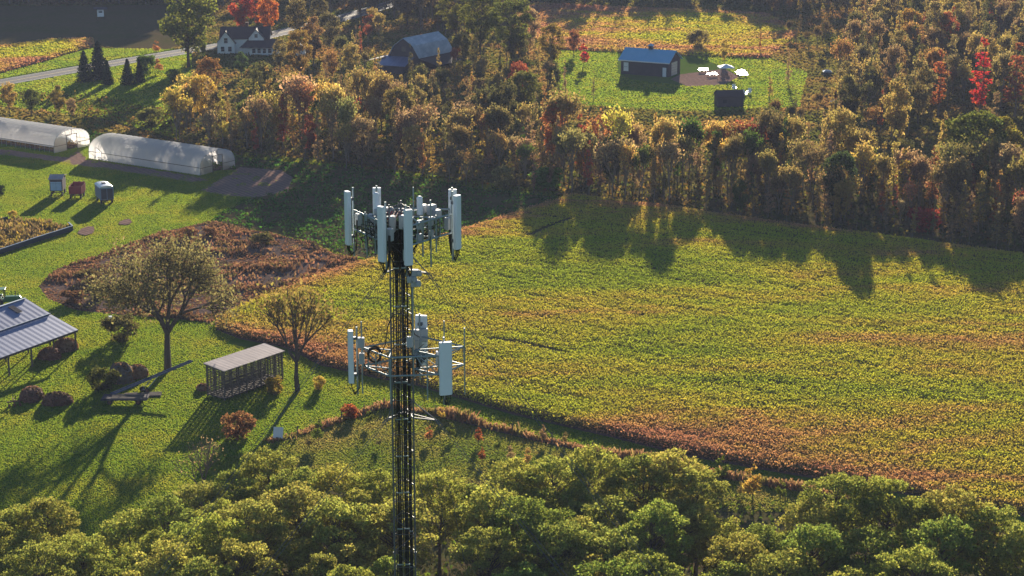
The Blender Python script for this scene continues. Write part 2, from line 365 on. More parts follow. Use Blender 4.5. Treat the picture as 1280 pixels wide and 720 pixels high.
ROADSIDE = GP([(-120,150),(-120,112),(0,90),(117,60),(240,62),(240,100),(210,120),(225,175),(120,146),(0,133)])
x, y = scatter([ROADSIDE], 12, [FARBEAN]); k = np.ones(len(x), bool)
for a, b in zip(rc[:-1], rc[1:]):
    ab = (b-a)[:2]; t = np.clip(((x-a[0])*ab[0]+(y-a[1])*ab[1])/(ab@ab), 0, 1); k &= np.hypot(x-a[0]-t*ab[0], y-a[1]-t*ab[1]) > 4.4
tag(link('verge_grass', tufts('verge_grass', x[k], y[k], 0, 0.15, 0.15, M['blades'])), 'sunlit grass verge below the road', 'grass', kind='stuff')
x, y = scatter([GP([(-250,0),(1500,0),(1500,130),(1380,300),(700,236),(300,190),(100,165),(-250,165)])], 2.6, [BELT, BACKFIELD, SHADEFIELD, FARBEAN, STRIP, GP([(690,62),(770,64),(960,72),(1010,90),(1000,135),(860,140),(690,130)]), GP([(-250,60),(0,133),(120,146),(225,175),(210,120),(240,100),(240,62),(117,60),(-250,110)]), GP([(850,93),(905,86),(925,96),(905,106),(860,108),(838,99)])])
k = np.ones(len(x), bool)
for a, b in zip(rc[:-1], rc[1:]):
    ab = (b-a)[:2]; t = np.clip(((x-a[0])*ab[0]+(y-a[1])*ab[1])/(ab@ab), 0, 1); k &= np.hypot(x-a[0]-t*ab[0], y-a[1]-t*ab[1]) > 4.4
M['rough_blades'] = leafmat('rough_grass_blades', 'POS', [(0.36, (0.10, 0.12, 0.03)), (0.5, (0.17, 0.15, 0.05)), (0.64, (0.24, 0.15, 0.07))], 0.5, 0.35, (1.15, 1.0, 0.6), 0.05)
tag(link('rough_grass', tufts('rough_grass', x[k], y[k], 0, 0.35, 0.4, M['rough_blades'])), 'rough tan and olive grass in the distance', 'grass', kind='stuff')
x, y = scatter([GP([(690,62),(770,64),(960,72),(1010,90),(1000,135),(860,140),(690,130)])], 9)
k = ~inpoly(x, y, GP([(772,64),(850,64),(905,84),(925,96),(905,106),(860,108),(790,100),(772,92)]))
tag(link('yard_grass', tufts('yard_grass', x[k], y[k], 0, 0.14, 0.16, M['blades'])), 'green grass round the blue-roofed shed', 'grass', kind='stuff')

M['bean_leaf'] = None
m, n, out = newmat('bean_leaves'); geo = N(n, 'ShaderNodeNewGeometry'); at = N(n, 'ShaderNodeAttribute', attribute_name='ripe')
mp = N(n, 'ShaderNodeMapping'); n.links.new(geo.outputs['Position'], mp.inputs[0]); mp.inputs['Rotation'].default_value = (0, 0, 0.62); mp.inputs['Scale'].default_value = (0.38, 1, 1)
f1 = noise(n, mp.outputs[0], 0.055, 5, 0.62, 0.5); f2 = noise(n, geo.outputs['Position'], 0.35, 3, 0.6)
v = mathn(n, 'ADD', mathn(n, 'MULTIPLY_ADD', f2, 0.22, -0.12), mathn(n, 'ADD', mathn(n, 'MULTIPLY_ADD', f1, 1.5, -0.225), at.outputs['Fac']))
v = mathn(n, 'ADD', v, mathn(n, 'MULTIPLY_ADD', geo.outputs['Random Per Island'], 0.08, -0.04))
base = ramp(n, v, [(0.28, (0.28, 0.37, 0.045)), (0.46, (0.44, 0.47, 0.06)), (0.60, (0.50, 0.43, 0.075)), (0.73, (0.54, 0.32, 0.15)), (0.88, (0.48, 0.23, 0.17))])
hs = N(n, 'ShaderNodeHueSaturation'); n.links.new(base, hs.inputs['Color'])
n.links.new(mathn(n, 'MULTIPLY_ADD', mathn(n, 'FRACT', mathn(n, 'MULTIPLY', geo.outputs['Random Per Island'], 31.7)), 0.36, 0.84), hs.inputs['Value'])
d = N(n, 'ShaderNodeBsdfDiffuse'); n.links.new(hs.outputs[0], d.inputs[0]); t = N(n, 'ShaderNodeBsdfTranslucent'); n.links.new(mixc(n, hs.outputs[0], (1.1, 1.0, 0.6), 1, 'MULTIPLY'), t.inputs[0])
mx = N(n, 'ShaderNodeMixShader'); mx.inputs[0].default_value = 0.45; n.links.new(d.outputs[0], mx.inputs[1]); n.links.new(t.outputs[0], mx.inputs[2]); n.links.new(mx.outputs[0], out.inputs[0]); M['bean_leaf'] = m
TRACKS = [tuple(GP([(612, 430), (655, 436)])), tuple(GP([(655, 436), (706, 448)])), tuple(GP([(660, 300), (712, 279)]))]
def beanfield(name, poly, dens, size, H, label, edge_w=5.0, excl=(), off=-0.02):
    # the leaf canopy, lumpy, ripening (redder) towards the field's rim
    x, y = scatter([poly], dens, excl); ed = edgedist(x, y, poly)
    ca, sa = math.cos(0.59), math.sin(0.59); xr, yr = x*ca-y*sa, x*sa+y*ca      # along and across the drill rows
    lump = 0.30*vnoise(x, y, 0.7, 1)+0.40*vnoise(xr/5, yr, 1.1, 2)+0.30*vnoise(xr/4, yr, 4, 4)
    depth = RS.uniform(0, 1, len(x))
    z = H*(0.72+0.30*lump) - H*0.22*depth**2
    for (ax, ay), (bx, by) in TRACKS:
        abx, aby = bx-ax, by-ay; tt = np.clip(((x-ax)*abx+(y-ay)*aby)/(abx**2+aby**2), 0, 1); z[np.hypot(x-ax-tt*abx, y-ay-tt*aby) < 0.45] *= 0.35
    rim = ed < 0.9; z[rim] = z[rim]*RS.uniform(0.15, 1, rim.sum())
    k = (lump > 0.24) | (depth > 0.4); x, y, z, ed = x[k], y[k], z[k], ed[k]
    me = leafquads(name, np.stack([x, y, z], 1), size, M['bean_leaf'], up=0.15)
    near = np.exp(-np.maximum(ed-1, 0)/edge_w)*0.22*(0.4+1.1*vnoise(x, y, 14, 6))+off
    a = me.attributes.new('ripe', 'FLOAT', 'POINT'); a.data.foreach_set('value', np.repeat(near, 4).astype(np.float32))
    o = link(name, me); tag(o, label, 'crop', kind='stuff')
    return o
b1 = beanfield('bean_crop', BEAN, 46, 0.10, 1.12, 'large field of lime, gold and rust soybeans behind the tower')
st = MB(); cx = sum(p_[0] for p_ in BEAN)/len(BEAN); cyy = sum(p_[1] for p_ in BEAN)/len(BEAN)
ins = []
for i, p_ in enumerate(BEAN):   # solid block added under the canopy to stop light, just inside the rim
    a = np.array(BEAN[i-1]); b = np.array(BEAN[(i+1) % len(BEAN)]); c_ = np.array(p_); d1 = c_-a; d2 = b-c_
    nn = np.array([-(d1/np.linalg.norm(d1)+d2/np.linalg.norm(d2))[1], (d1/np.linalg.norm(d1)+d2/np.linalg.norm(d2))[0]]); nn /= np.linalg.norm(nn)
    q = c_+nn*0.7
    if not inpoly(np.array([q[0]]), np.array([q[1]]), BEAN)[0]: q = c_-nn*0.7
    ins.append(tuple(q))
st.prism(ins, 0.03, 0.62)
tag(st.build('bean_light_block', M['litter']), 'brown light-blocking block added under the soybean leaf canopy', 'crop', kind='stuff')
beanfield('far_bean_crop', FARBEAN, 9, 0.25, 0.9, 'small sunlit bean field above the road at far left', 4)
x, y = scatter([BACKFIELD], 1.6)
beanfield('back_field_growth', BACKFIELD, 5, 0.32, 0.7, 'orange and green rough growth in the field behind the shed', 12, (), 0.08)

M['veg'] = leafmat('vegetable_leaf', 'POS', [(0.35, (0.035, 0.10, 0.02)), (0.5, (0.06, 0.15, 0.03)), (0.65, (0.11, 0.17, 0.03))], 0.45, 0.4, (1.1, 1.1, 0.5), 0.2)
x, y = scatter([STRIP], 6, [DIRT1, DIRT2]+HOOPS); z = 0.15+0.55*vnoise(x, y, 1.6, 7)*RS.uniform(0.3, 1, len(x)); k = vnoise(x, y, 1.3, 8) > 0.3
tag(link('vegetable_crop', leafquads('vegetable_crop', np.stack([x, y, z], 1)[k], 0.2, M['veg'], up=0.2)), 'dark green vegetable crop in the strip before the treeline', 'crop', kind='stuff')
M['weed_leaf'] = leafmat('weed_leaf', 'POS', [(0.34, (0.11, 0.09, 0.06)), (0.46, (0.24, 0.14, 0.085)), (0.55, (0.32, 0.18, 0.11)), (0.68, (0.17, 0.15, 0.06))], 0.35, 0.5, (1.1, 0.95, 0.7), 0.22)
x, y = scatter([WEED], 16); k = (edgedist(x, y, WEED) < 2.5*vnoise(x, y, 2, 14)+.6) | (vnoise(x, y, 2.6, 12)+0.35*vnoise(x, y, .7, 15) > 0.66) | (RS.rand(len(x)) < 0.12); x, y = x[k], y[k]; hh = 0.1+0.9*np.clip(vnoise(x, y, 5, 9)-0.25, 0, 1)*(0.5+0.8*vnoise(x, y, 1.5, 5))
tag(link('weed_cover', tufts('weed_cover', x, y, 0, hh*0.8, 0.16, M['weed_leaf'])), 'brown weeds and dead stalks on the fallow patch', 'weeds', kind='stuff')
x, y = scatter([PLOT], 14); hh = 0.3+0.6*vnoise(x, y, 1.2, 4)
M['plot_leaf'] = leafmat('plot_leaf', 'POS', [(0.36, (0.16, 0.12, 0.07)), (0.5, (0.26, 0.19, 0.10)), (0.62, (0.32, 0.25, 0.06))], 0.45, 0.5, (1.1, 1.0, 0.6), 0.5)
tag(link('garden_plot_growth', tufts('garden_plot_growth', x, y, 0, hh, 0.14, M['plot_leaf'])), 'tan and yellow plants in the fabric-edged garden plot', 'plants', kind='stuff')
# dry grass along the old fence line between meadow and field
hl = [G(x_, y_) for x_, y_ in [(335,552),(372,544),(430,523),(480,508),(545,517),(640,541),(740,564),(860,588),(980,608),(1060,622)]]
HX = []; HY = []
for a, b in zip(hl[:-1], hl[1:]):
    k = int(np.linalg.norm(b-a)*45); t = RS.uniform(0, 1, k); q = a[None]+(b-a)[None]*t[:, None]; HX.append(q[:, 0]+RS.normal(0, .35, k)); HY.append(q[:, 1]+RS.normal(0, .35, k))
HX = np.concatenate(HX); HY = np.concatenate(HY); hh = 0.25+0.8*vnoise(HX, HY, 3, 2)**2
M['hedge_leaf'] = leafmat('dead_grass_leaf', 'POS', [(0.4, (0.30, 0.20, 0.11)), (0.52, (0.36, 0.22, 0.13)), (0.62, (0.22, 0.20, 0.07))], 0.45, 0.4, (1.1, 0.95, 0.7), 0.3)
tag(link('hedgerow_growth', tufts('hedgerow_growth', HX, HY, 0, hh, 0.10, M['hedge_leaf'])), 'tan dead grass along the fence line above the wood', 'grass', kind='stuff')
# row of thin weeds across the lower left lawn, a worn field edge
x, y = scatter([LITTER], 2.2); k = (y < 185); x, y = x[k], y[k]
M['under_leaf'] = leafmat('understory_leaf', 'POS', [(0.4, (0.05, 0.08, 0.02)), (0.55, (0.09, 0.13, 0.025)), (0.66, (0.16, 0.15, 0.04))], 0.45, 0.5, (1.2, 1.1, 0.5), 0.3)
z = RS.uniform(0.1, 1.3, len(x))*vnoise(x, y, 3, 3)
tag(link('understory', leafquads('understory', np.stack([x, y, z], 1), 0.2, M['under_leaf'])), 'low green undergrowth between the trunks of the near wood', 'undergrowth', kind='stuff')
x, y = scatter([BELT], 1.8); z = RS.uniform(0.1, 1.5, len(x))*vnoise(x, y, 5, 5)
M['belt_leaf'] = leafmat('belt_under_leaf', 'POS', [(0.38, (0.05, 0.075, 0.025)), (0.5, (0.12, 0.12, 0.03)), (0.6, (0.22, 0.13, 0.045)), (0.68, (0.07, 0.10, 0.03))], 0.45, 0.5, (1.15, 1.0, 0.6), 0.2)
tag(link('treeline_brush', leafquads('treeline_brush', np.stack([x, y, z], 1), 0.3, M['belt_leaf'])), 'low brush under the autumn treeline', 'undergrowth', kind='stuff')

# ------------------------------------------------------------------ tree kinds
def limb(mb, a, b, r0, r1, bend, rs, seg=3, n=5):
    a = np.array(a, float); b = np.array(b, float); off = rs.normal(0, bend, 3); pts = []
    for i in range(seg+1):
        t = i/seg; pts.append(a*(1-t)+b*t+off*math.sin(math.pi*t)+np.array([0, 0, 0.12*np.linalg.norm(b-a)])*math.sin(math.pi*t)*-0.4)
    for i in range(seg): mb.tube(pts[i], pts[i+1], r0+(r1-r0)*i/seg, r0+(r1-r0)*(i+1)/seg, n=n, cap=False)
    return pts
def tree_kind(seed, H, W, base, nl, lr, per, ls, shape='round', bark='bark', flat=0.6, trunk_r=0.018, mat='leaf', hollow=0.55):
    rs = np.random.RandomState(seed); tr = MB(); L = []; lean = rs.normal(0, 0.02*H, 2)
    top = np.array([lean[0], lean[1], H*0.86]); r0 = trunk_r*H
    tp = [np.array([lean[0]*t+rs.normal(0, .01*H)*(t > 0), lean[1]*t+rs.normal(0, .01*H)*(t > 0), top[2]*t]) for t in np.linspace(0, 1, 6)]
    for i in range(5): tr.tube(tp[i], tp[i+1], r0*(1-i/5.5)*(1.25 if i == 0 else 1), r0*(1-(i+1)/5.5), n=6, cap=False)
    def axis(z):
        t = min(max(z/top[2], 0), 1)*5; i = min(int(t), 4); return tp[i]+(tp[i+1]-tp[i])*(t-i)
    tries = 0; zc = H*(1+base)/2; hz = H*(1-base)/2
    while len(L) < nl and tries < 4000:
        tries += 1
        if shape == 'round':
            v = rdir(1, rs)[0]; q = rs.uniform(0.45, 1)**0.5
            c = np.array([v[0]*W/2*q, v[1]*W/2*q, zc+v[2]*hz*q]); c[:2] *= 0.9-0.25*max(0, -v[2]); r = lr*rs.uniform(0.65, 1.25)
            if c[2] > H-r*flat: c[2] = H-r*flat
        elif shape == 'column':
            t = rs.uniform(0, 1); c = np.array([0, 0, H*(base+(0.97-base)*t)]); w_ = W/2*(math.sin(math.pi*min(1, 0.22+0.8*t))**0.7)
            a = rs.uniform(0, 6.283); c[:2] = np.array([math.cos(a), math.sin(a)])*w_*rs.uniform(0.1, 0.85); r = lr*rs.uniform(0.6, 1.2)*(1.1-0.5*t)
        else:
            t = len(L)/nl; z = H*(base+(0.97-base)*t); a = len(L)*2.4+rs.uniform(-.4, .4); w_ = W/2*(1-t)**0.85+0.1
            c = np.array([math.cos(a)*w_*0.6, math.sin(a)*w_*0.6, z-0.12*w_]); r = w_*0.5+0.18
        if shape != 'cone' and any(np.linalg.norm((c-o_[0])/np.array([1, 1, 0.7])) < 0.62*(r+o_[1])*0.75 for o_ in L): 
            if rs.rand() < 0.85: continue
        L.append((c, r))
    P = []
    for c, r in L:
        zz = max(H*base*0.55, c[2]-np.hypot(*(c[:2]-axis(c[2])[:2]))*(0.75 if shape != 'cone' else -0.1)-0.1*H*rs.rand())
        a = axis(min(zz, top[2])); d = np.linalg.norm(c-a)
        limb(tr, a, c, max(0.02, r0*0.33*(1-0.5*zz/H)), 0.012, 0.05*d, rs, 3, 4)
        for j in range(3): limb(tr, c, c+rdir(1, rs)[0]*r*0.8*np.array([1, 1, flat]), 0.014, 0.005, 0.02, rs, 1, 3)
        k = int(per*(r/lr)**2) if shape != 'cone' else int(per*(r/ (W*0.25+.18))**1.2)+14
        v = rdir(k, rs); q = rs.uniform(hollow**3, 1, k)**(1/3.0)
        q *= 1+0.18*np.sin(v[:, 0]*7+c[0]*5)*np.cos(v[:, 1]*6+c[1]*3)+rs.normal(0, 0.12, k)
        ell = np.array([r, r, r*flat]) if shape != 'cone' else np.array([r*1.05, r*1.05, r*0.45])
        p_ = c+v*q[:, None]*ell
        if shape == 'cone': p_[:, 2] -= 0.25*np.hypot(p_[:, 0]-c[0], p_[:, 1]-c[1])
        P.append(p_[v[:, 2] > -0.75] if shape != 'cone' else p_)
    P = np.concatenate(P)
    return (tr.mesh('trunk', M[bark]), leafquads('crown', P, ls, M[mat], rs, up=0.2), H, W)
def bare_kind(seed, H, spread, leaf_n, ls, bark='bark', depth=5, r0=0.28, first=0.3, leafspread=0.5, up=0.35, leader=False):
    """open branching tree with thin foliage at the twigs"""
    rs = np.random.RandomState(seed); tr = MB(); tips = []
    def grow(p_, d, ln, r, k):
        q = p_+d*ln; mid = (p_+q)/2+rs.normal(0, 0.04*ln, 3)
        n_ = 6 if k > 2 else 4
        tr.tube(p_, mid, r, r*0.85, n=n_, cap=False); tr.tube(mid, q, r*0.85, r*0.7, n=n_, cap=False)
        if k <= 2: tips.append((mid, ln)); tips.append((q, ln))
        if k == 0: return
        nb = 2+(rs.rand() < 0.75) if k < depth else 4
        a0 = rs.uniform(0, 6.28)
        for j in range(nb):
            a = a0+6.283*j/nb+rs.normal(0, .3); side = np.array([math.cos(a), math.sin(a), 0]); t = spread*rs.uniform(0.6, 1.25)
            if leader and j == 0 and k > 1: t = spread*0.2
            nd = d*math.cos(t)+(side-d*(side@d))*math.sin(t); nd[2] += up*0.35; nd /= np.linalg.norm(nd)
            grow(q, nd, ln*rs.uniform(0.66, 0.86), r*0.62, k-1)
    grow(np.zeros(3), np.array([0.03, 0, 1.0]), H*first, r0, depth)
    T = np.array([t[0] for t in tips]); keep = np.nonzero(rs.rand(len(T)) < 0.5)[0]; idx = keep[rs.randint(0, len(keep), leaf_n)]
    P = T[idx]+rs.normal(0, leafspread, (leaf_n, 3)); P = P[P[:, 2] > H*0.16]
    return (tr.mesh('trunk', M[bark]), leafquads('crown', P, ls, M['leaf'], rs), float(T[:, 2].max()), float(np.ptp(T[:, 0])))

K = {}
K['wood'] = [tree_kind(100+i, [10.5, 11.5, 9.5, 12, 10.8, 11.2][i], [6.6, 7.6, 6.0, 8.0, 7.0, 5.6][i], [0.36, 0.4, 0.33, 0.42, 0.38, 0.3][i], [76, 92, 66, 100, 82, 70][i], 0.72, 170, 0.10, flat=0.5, hollow=0.55) for i in range(6)]
K['round'] = [tree_kind(200+i, 10, [6.5, 7.5, 5.6][i], 0.2, [56, 66, 50][i], 0.95, 110, 0.17, flat=0.7) for i in range(3)]
K['column'] = [tree_kind(300+i, 10, [2.2, 2.7, 1.7, 3.1][i], 0.14, [34, 38, 30, 42][i], 0.46, 50, 0.125, 'column', 'pale_bark', flat=1.0, trunk_r=0.012, hollow=0.3) for i in range(4)]
K['spruce'] = [tree_kind(400+i, 10, [5.6, 4.8][i], 0.04, 75, 0.6, 60, 0.22, 'cone', mat='needle', trunk_r=0.013) for i in range(2)]
K['bush'] = [tree_kind(500+i, 2.6, [3.4, 2.8][i], 0.0, 20, 0.6, 130, 0.12, flat=0.8, trunk_r=0.02) for i in range(2)]
K['sapling'] = [tree_kind(600+i, 2.6, 1.2, 0.3, 12, 0.28, 45, 0.09, 'column', flat=1, trunk_r=0.012, hollow=0.1) for i in range(2)]
K['thin'] = [bare_kind(700+i, 10, [0.42, 0.36, 0.5][i], [1500, 2200, 800][i], 0.14, 'pale_bark', 5, 0.14, 0.2, 0.32, 0.55, True) for i in range(3)]
K['big_open'] = [bare_kind(31, 15, 0.72, 11500, 0.10, 'bark', 6, 0.36, 0.19, 0.6, -0.1, True)]
K['open2'] = [bare_kind(44, 9, 0.50, 1500, 0.09, 'bark', 5, 0.15, 0.15, 0.4, 0.1, True)]
K['dead'] = [bare_kind(52, 9, 0.45, 260, 0.08, 'pale_bark', 5, 0.16, 0.25, 0.4, 0.5)]
NAMES = {'wood': 'broadleaf_tree', 'round': 'broadleaf_tree', 'column': 'narrow_tree', 'spruce': 'spruce_tree', 'bush': 'shrub', 'sapling': 'sapling', 'thin': 'thin_leaved_tree', 'big_open': 'broadleaf_tree', 'open2': 'thin_leaved_tree', 'dead': 'bare_tree'}
NIND = [0]
def plant(kind, idx, pos, h, col, label, cat='tree', group=None, wide=1.0, rz=None):
    tm, cm, H0, W0 = K[kind][idx % len(K[kind])]
    s = h/H0; r = empty(NAMES[kind], (pos[0], pos[1], 0), RS.uniform(0, 6.28) if rz is None else rz, label, cat, group)
    r.scale = (s*wide, s*wide, s)
    t = link('trunk', tm, r); c = link('crown', cm, r); c.color = (*col, 1); NIND[0] += 1
    return r
def jit(c, a=0.18):
    k = RS.uniform(1-a, 1+a); return tuple(min(1, max(0, v_*k*RS.uniform(1-a/2, 1+a/2))) for v_ in c)
GREEN = (0.085, 0.135, 0.03); LIME = (0.14, 0.18, 0.035); OLIVE = (0.25, 0.21, 0.09); GOLD = (0.44, 0.31, 0.11); ORANGE = (0.46, 0.22, 0.10); TAN = (0.36, 0.25, 0.15)
RED = (0.42, 0.035, 0.03); DARK = (0.035, 0.06, 0.025); YEL = (0.50, 0.38, 0.10); RUST = (0.30, 0.10, 0.045); SPR = (0.025, 0.045, 0.025); PINK = (0.36, 0.10, 0.07)
WOODC = [(0.26, 0.29, 0.07), (0.30, 0.32, 0.075), (0.22, 0.27, 0.065), (0.33, 0.33, 0.085)]

# the near wood
def topx(xy): return None
backrow = [(-12,655,9),(18,632,9),(58,620,10),(30,668,9),(85,668,8.5),(160,640,9),(205,622,9.5),(245,603,9),(290,588,9.5),(335,562,10),(372,585,10),(425,582,10),(470,590,10.5),(548,588,10),(600,604,10),(642,578,10.5),(690,572,11),(742,561,11),(800,572,11),(838,562,11.5),(872,584,11),(900,648,9),(955,656,9),(1018,628,10),(1055,594,11.5),(1108,596,11.5),(1150,622,10.5),(1198,612,11.5),(1245,632,11),(1295,652,11)]
placed = []
def zone_near(px):
    if px < 130: return 'at the bottom left corner'
    if px < 330: return 'below the shaded lawn'
    if px < 470: return 'just left of the tower foot'
    if px < 640: return 'just right of the tower foot'
    if px < 860: return 'below the red bean edge'
    if px < 1060: return 'below the sapling gap'
    return 'at the bottom right corner'
TIPS = ['topmost crown of the near wood seen against the grass']
for i, (px, py, h) in enumerate(backrow):
    r = rng(py, h); p_ = G(px, py, h); col = jit(WOODC[i % 4], 0.12)
    if px < 100: col = jit((0.29, 0.30, 0.075), 0.08)
    plant('wood', i*5+1, p_, h, col, 'green tree topping the near wood, '+zone_near(px), group='upper edge trees '+zone_near(px), wide=RS.uniform(0.95, 1.1)); placed.append(p_[:2])
pitch_ = 5.3; rows = []
edge = sorted([(G(px, py, h)[0], G(px, py, h)[1]) for px, py, h in backrow])
for j in range(12):
    yy = 128+j*pitch_*0.84
    for i in range(-9, 10):
        x_ = i*pitch_+(j % 2)*pitch_/2+RS.uniform(-1.3, 1.3); y_ = yy+RS.uniform(-1.3, 1.3)
        if abs(x_) > y_*0.262+3: continue
        lim = np.interp(x_, [e[0] for e in edge], [e[1] for e in edge])
        if y_ > lim-1.5 or min(np.hypot(x_-q[0], y_-q[1]) for q in placed) < 3.7: continue
        if abs(x_+4) < 3 and abs(y_-70) < 10: continue
        h = RS.uniform(8.8, 11.8); px = 640+x_*F/(y_*0.966+(CAMH-h)*0.2588)
        if px < 130: h *= 0.92; col = jit((0.28, 0.29, 0.075), 0.1)
        else: col = jit(WOODC[RS.randint(4)], 0.15)
        ytop = 360+F*math.tan(math.atan((CAMH-h)/y_)-PITCH)
        if 870 < px < 1010 and ytop < 652: continue
        placed.append((x_, y_))
        plant('wood', RS.randint(6), (x_, y_), h, col, 'green tree inside the near wood, '+zone_near(px), group='near wood trees '+zone_near(px), wide=RS.uniform(0.9, 1.15))
plant('dead', 0, G(253, 640), 7.5, TAN, 'grey almost bare tree standing above the green wood, lower left', 'tree')
print('near wood', NIND[0])

# lawn trees, shrubs, saplings
plant('big_open', 0, G(210, 462), 15.8, (0.19, 0.17, 0.085), 'big open tree with thin olive leaves and dark limbs beside the slatted crib', 'tree', rz=0.6, wide=0.84)
plant('open2', 0, G(372, 489), 12.4, (0.22, 0.17, 0.06), 'half-bare tree with yellowish leaves right of the slatted crib', 'tree', rz=2, wide=0.8)
for px, py, h, c, lb, wd in [
    (150,425,3.2,(0.13,0.12,0.05),'olive shrub at the foot of the lawn, between barn roof and big tree',1.0),
    (130,487,2.6,(0.10,0.11,0.035),'round dark green shrub beside the lower end of the blue conveyor',1.0),
    (297,549,2.9,(0.28,0.15,0.08),'rusty tan shrub on shaded grass below the slatted crib',1.1),
    (435,522,1.5,(0.42,0.13,0.06),'low orange-red shrub on the fence line left of the tower',1.3),
    (345,492,2.0,(0.30,0.23,0.05),'yellow-green shrub against the right end of the slatted crib',1.0),
    (399,487,1.6,YEL,'small bright yellow shrub beside the half-bare tree',0.8),
    (90,378,1.6,(0.20,0.11,0.07),'brown shrub at the left end of the fallow patch',1.6),
    (125,372,1.9,(0.12,0.13,0.06),'grey-green shrub inside the left end of the fallow patch',1.4),
    (110,352,1.7,(0.16,0.12,0.06),'brown-green shrub on the upper left rim of the fallow patch',1.5),
    (236,297,1.6,(0.28,0.15,0.09),'rust-coloured shrub on the far rim of the fallow patch',1.3),
    (262,294,1.3,(0.30,0.17,0.10),'tan shrub in the middle of the fallow patch rim',1.3),
    (330,305,1.6,(0.16,0.15,0.06),'olive shrub on the right part of the fallow patch',1.8),
    (3,243,1.6,DARK,'dark little shrub at the left edge near the red wagon',0.8),
    (16,273,1.3,YEL,'small yellow shrub at the back of the fabric-edged plot',0.8),
    (685,236,3.8,(0.14,0.26,0.05),'bright green shrub at the tip of the bean field before the treeline',1.3)]:
    plant('bush', int(px), G(px, py), h, c, lb, 'shrub', wide=wd)
sap = [(398,556,3.0,LIME),(463,532,1.9,LIME),(537,553,2.0,ORANGE),(563,548,1.9,LIME),(598,556,2.1,RUST),(623,566,2.0,LIME),(603,578,1.8,RUST),(638,580,2.2,TAN),(475,560,1.6,OLIVE),(385,562,1.8,OLIVE),(551,527,1.9,YEL),(679,553,2.1,TAN),(706,556,1.6,OLIVE),(903,606,3.2,LIME),(941,628,4.2,YEL),(975,626,2.2,LIME),(925,622,1.8,OLIVE),(660,583,2.2,GOLD)]
cn = {LIME: 'lime green', ORANGE: 'orange', RUST: 'rust red', TAN: 'tan', OLIVE: 'olive', YEL: 'yellow', GOLD: 'golden'}
used = {}
for px, py, h, c in sap:
    where = 'left of the tower' if px < 500 else ('right of the tower' if px < 720 else 'in the gap at lower right')
    lb = '%s staked sapling in the meadow %s' % (cn[c], where)
    plant('sapling', px, G(px, py), h, jit(c, 0.1), lb, 'sapling', group='meadow saplings: '+lb, wide=1.1)
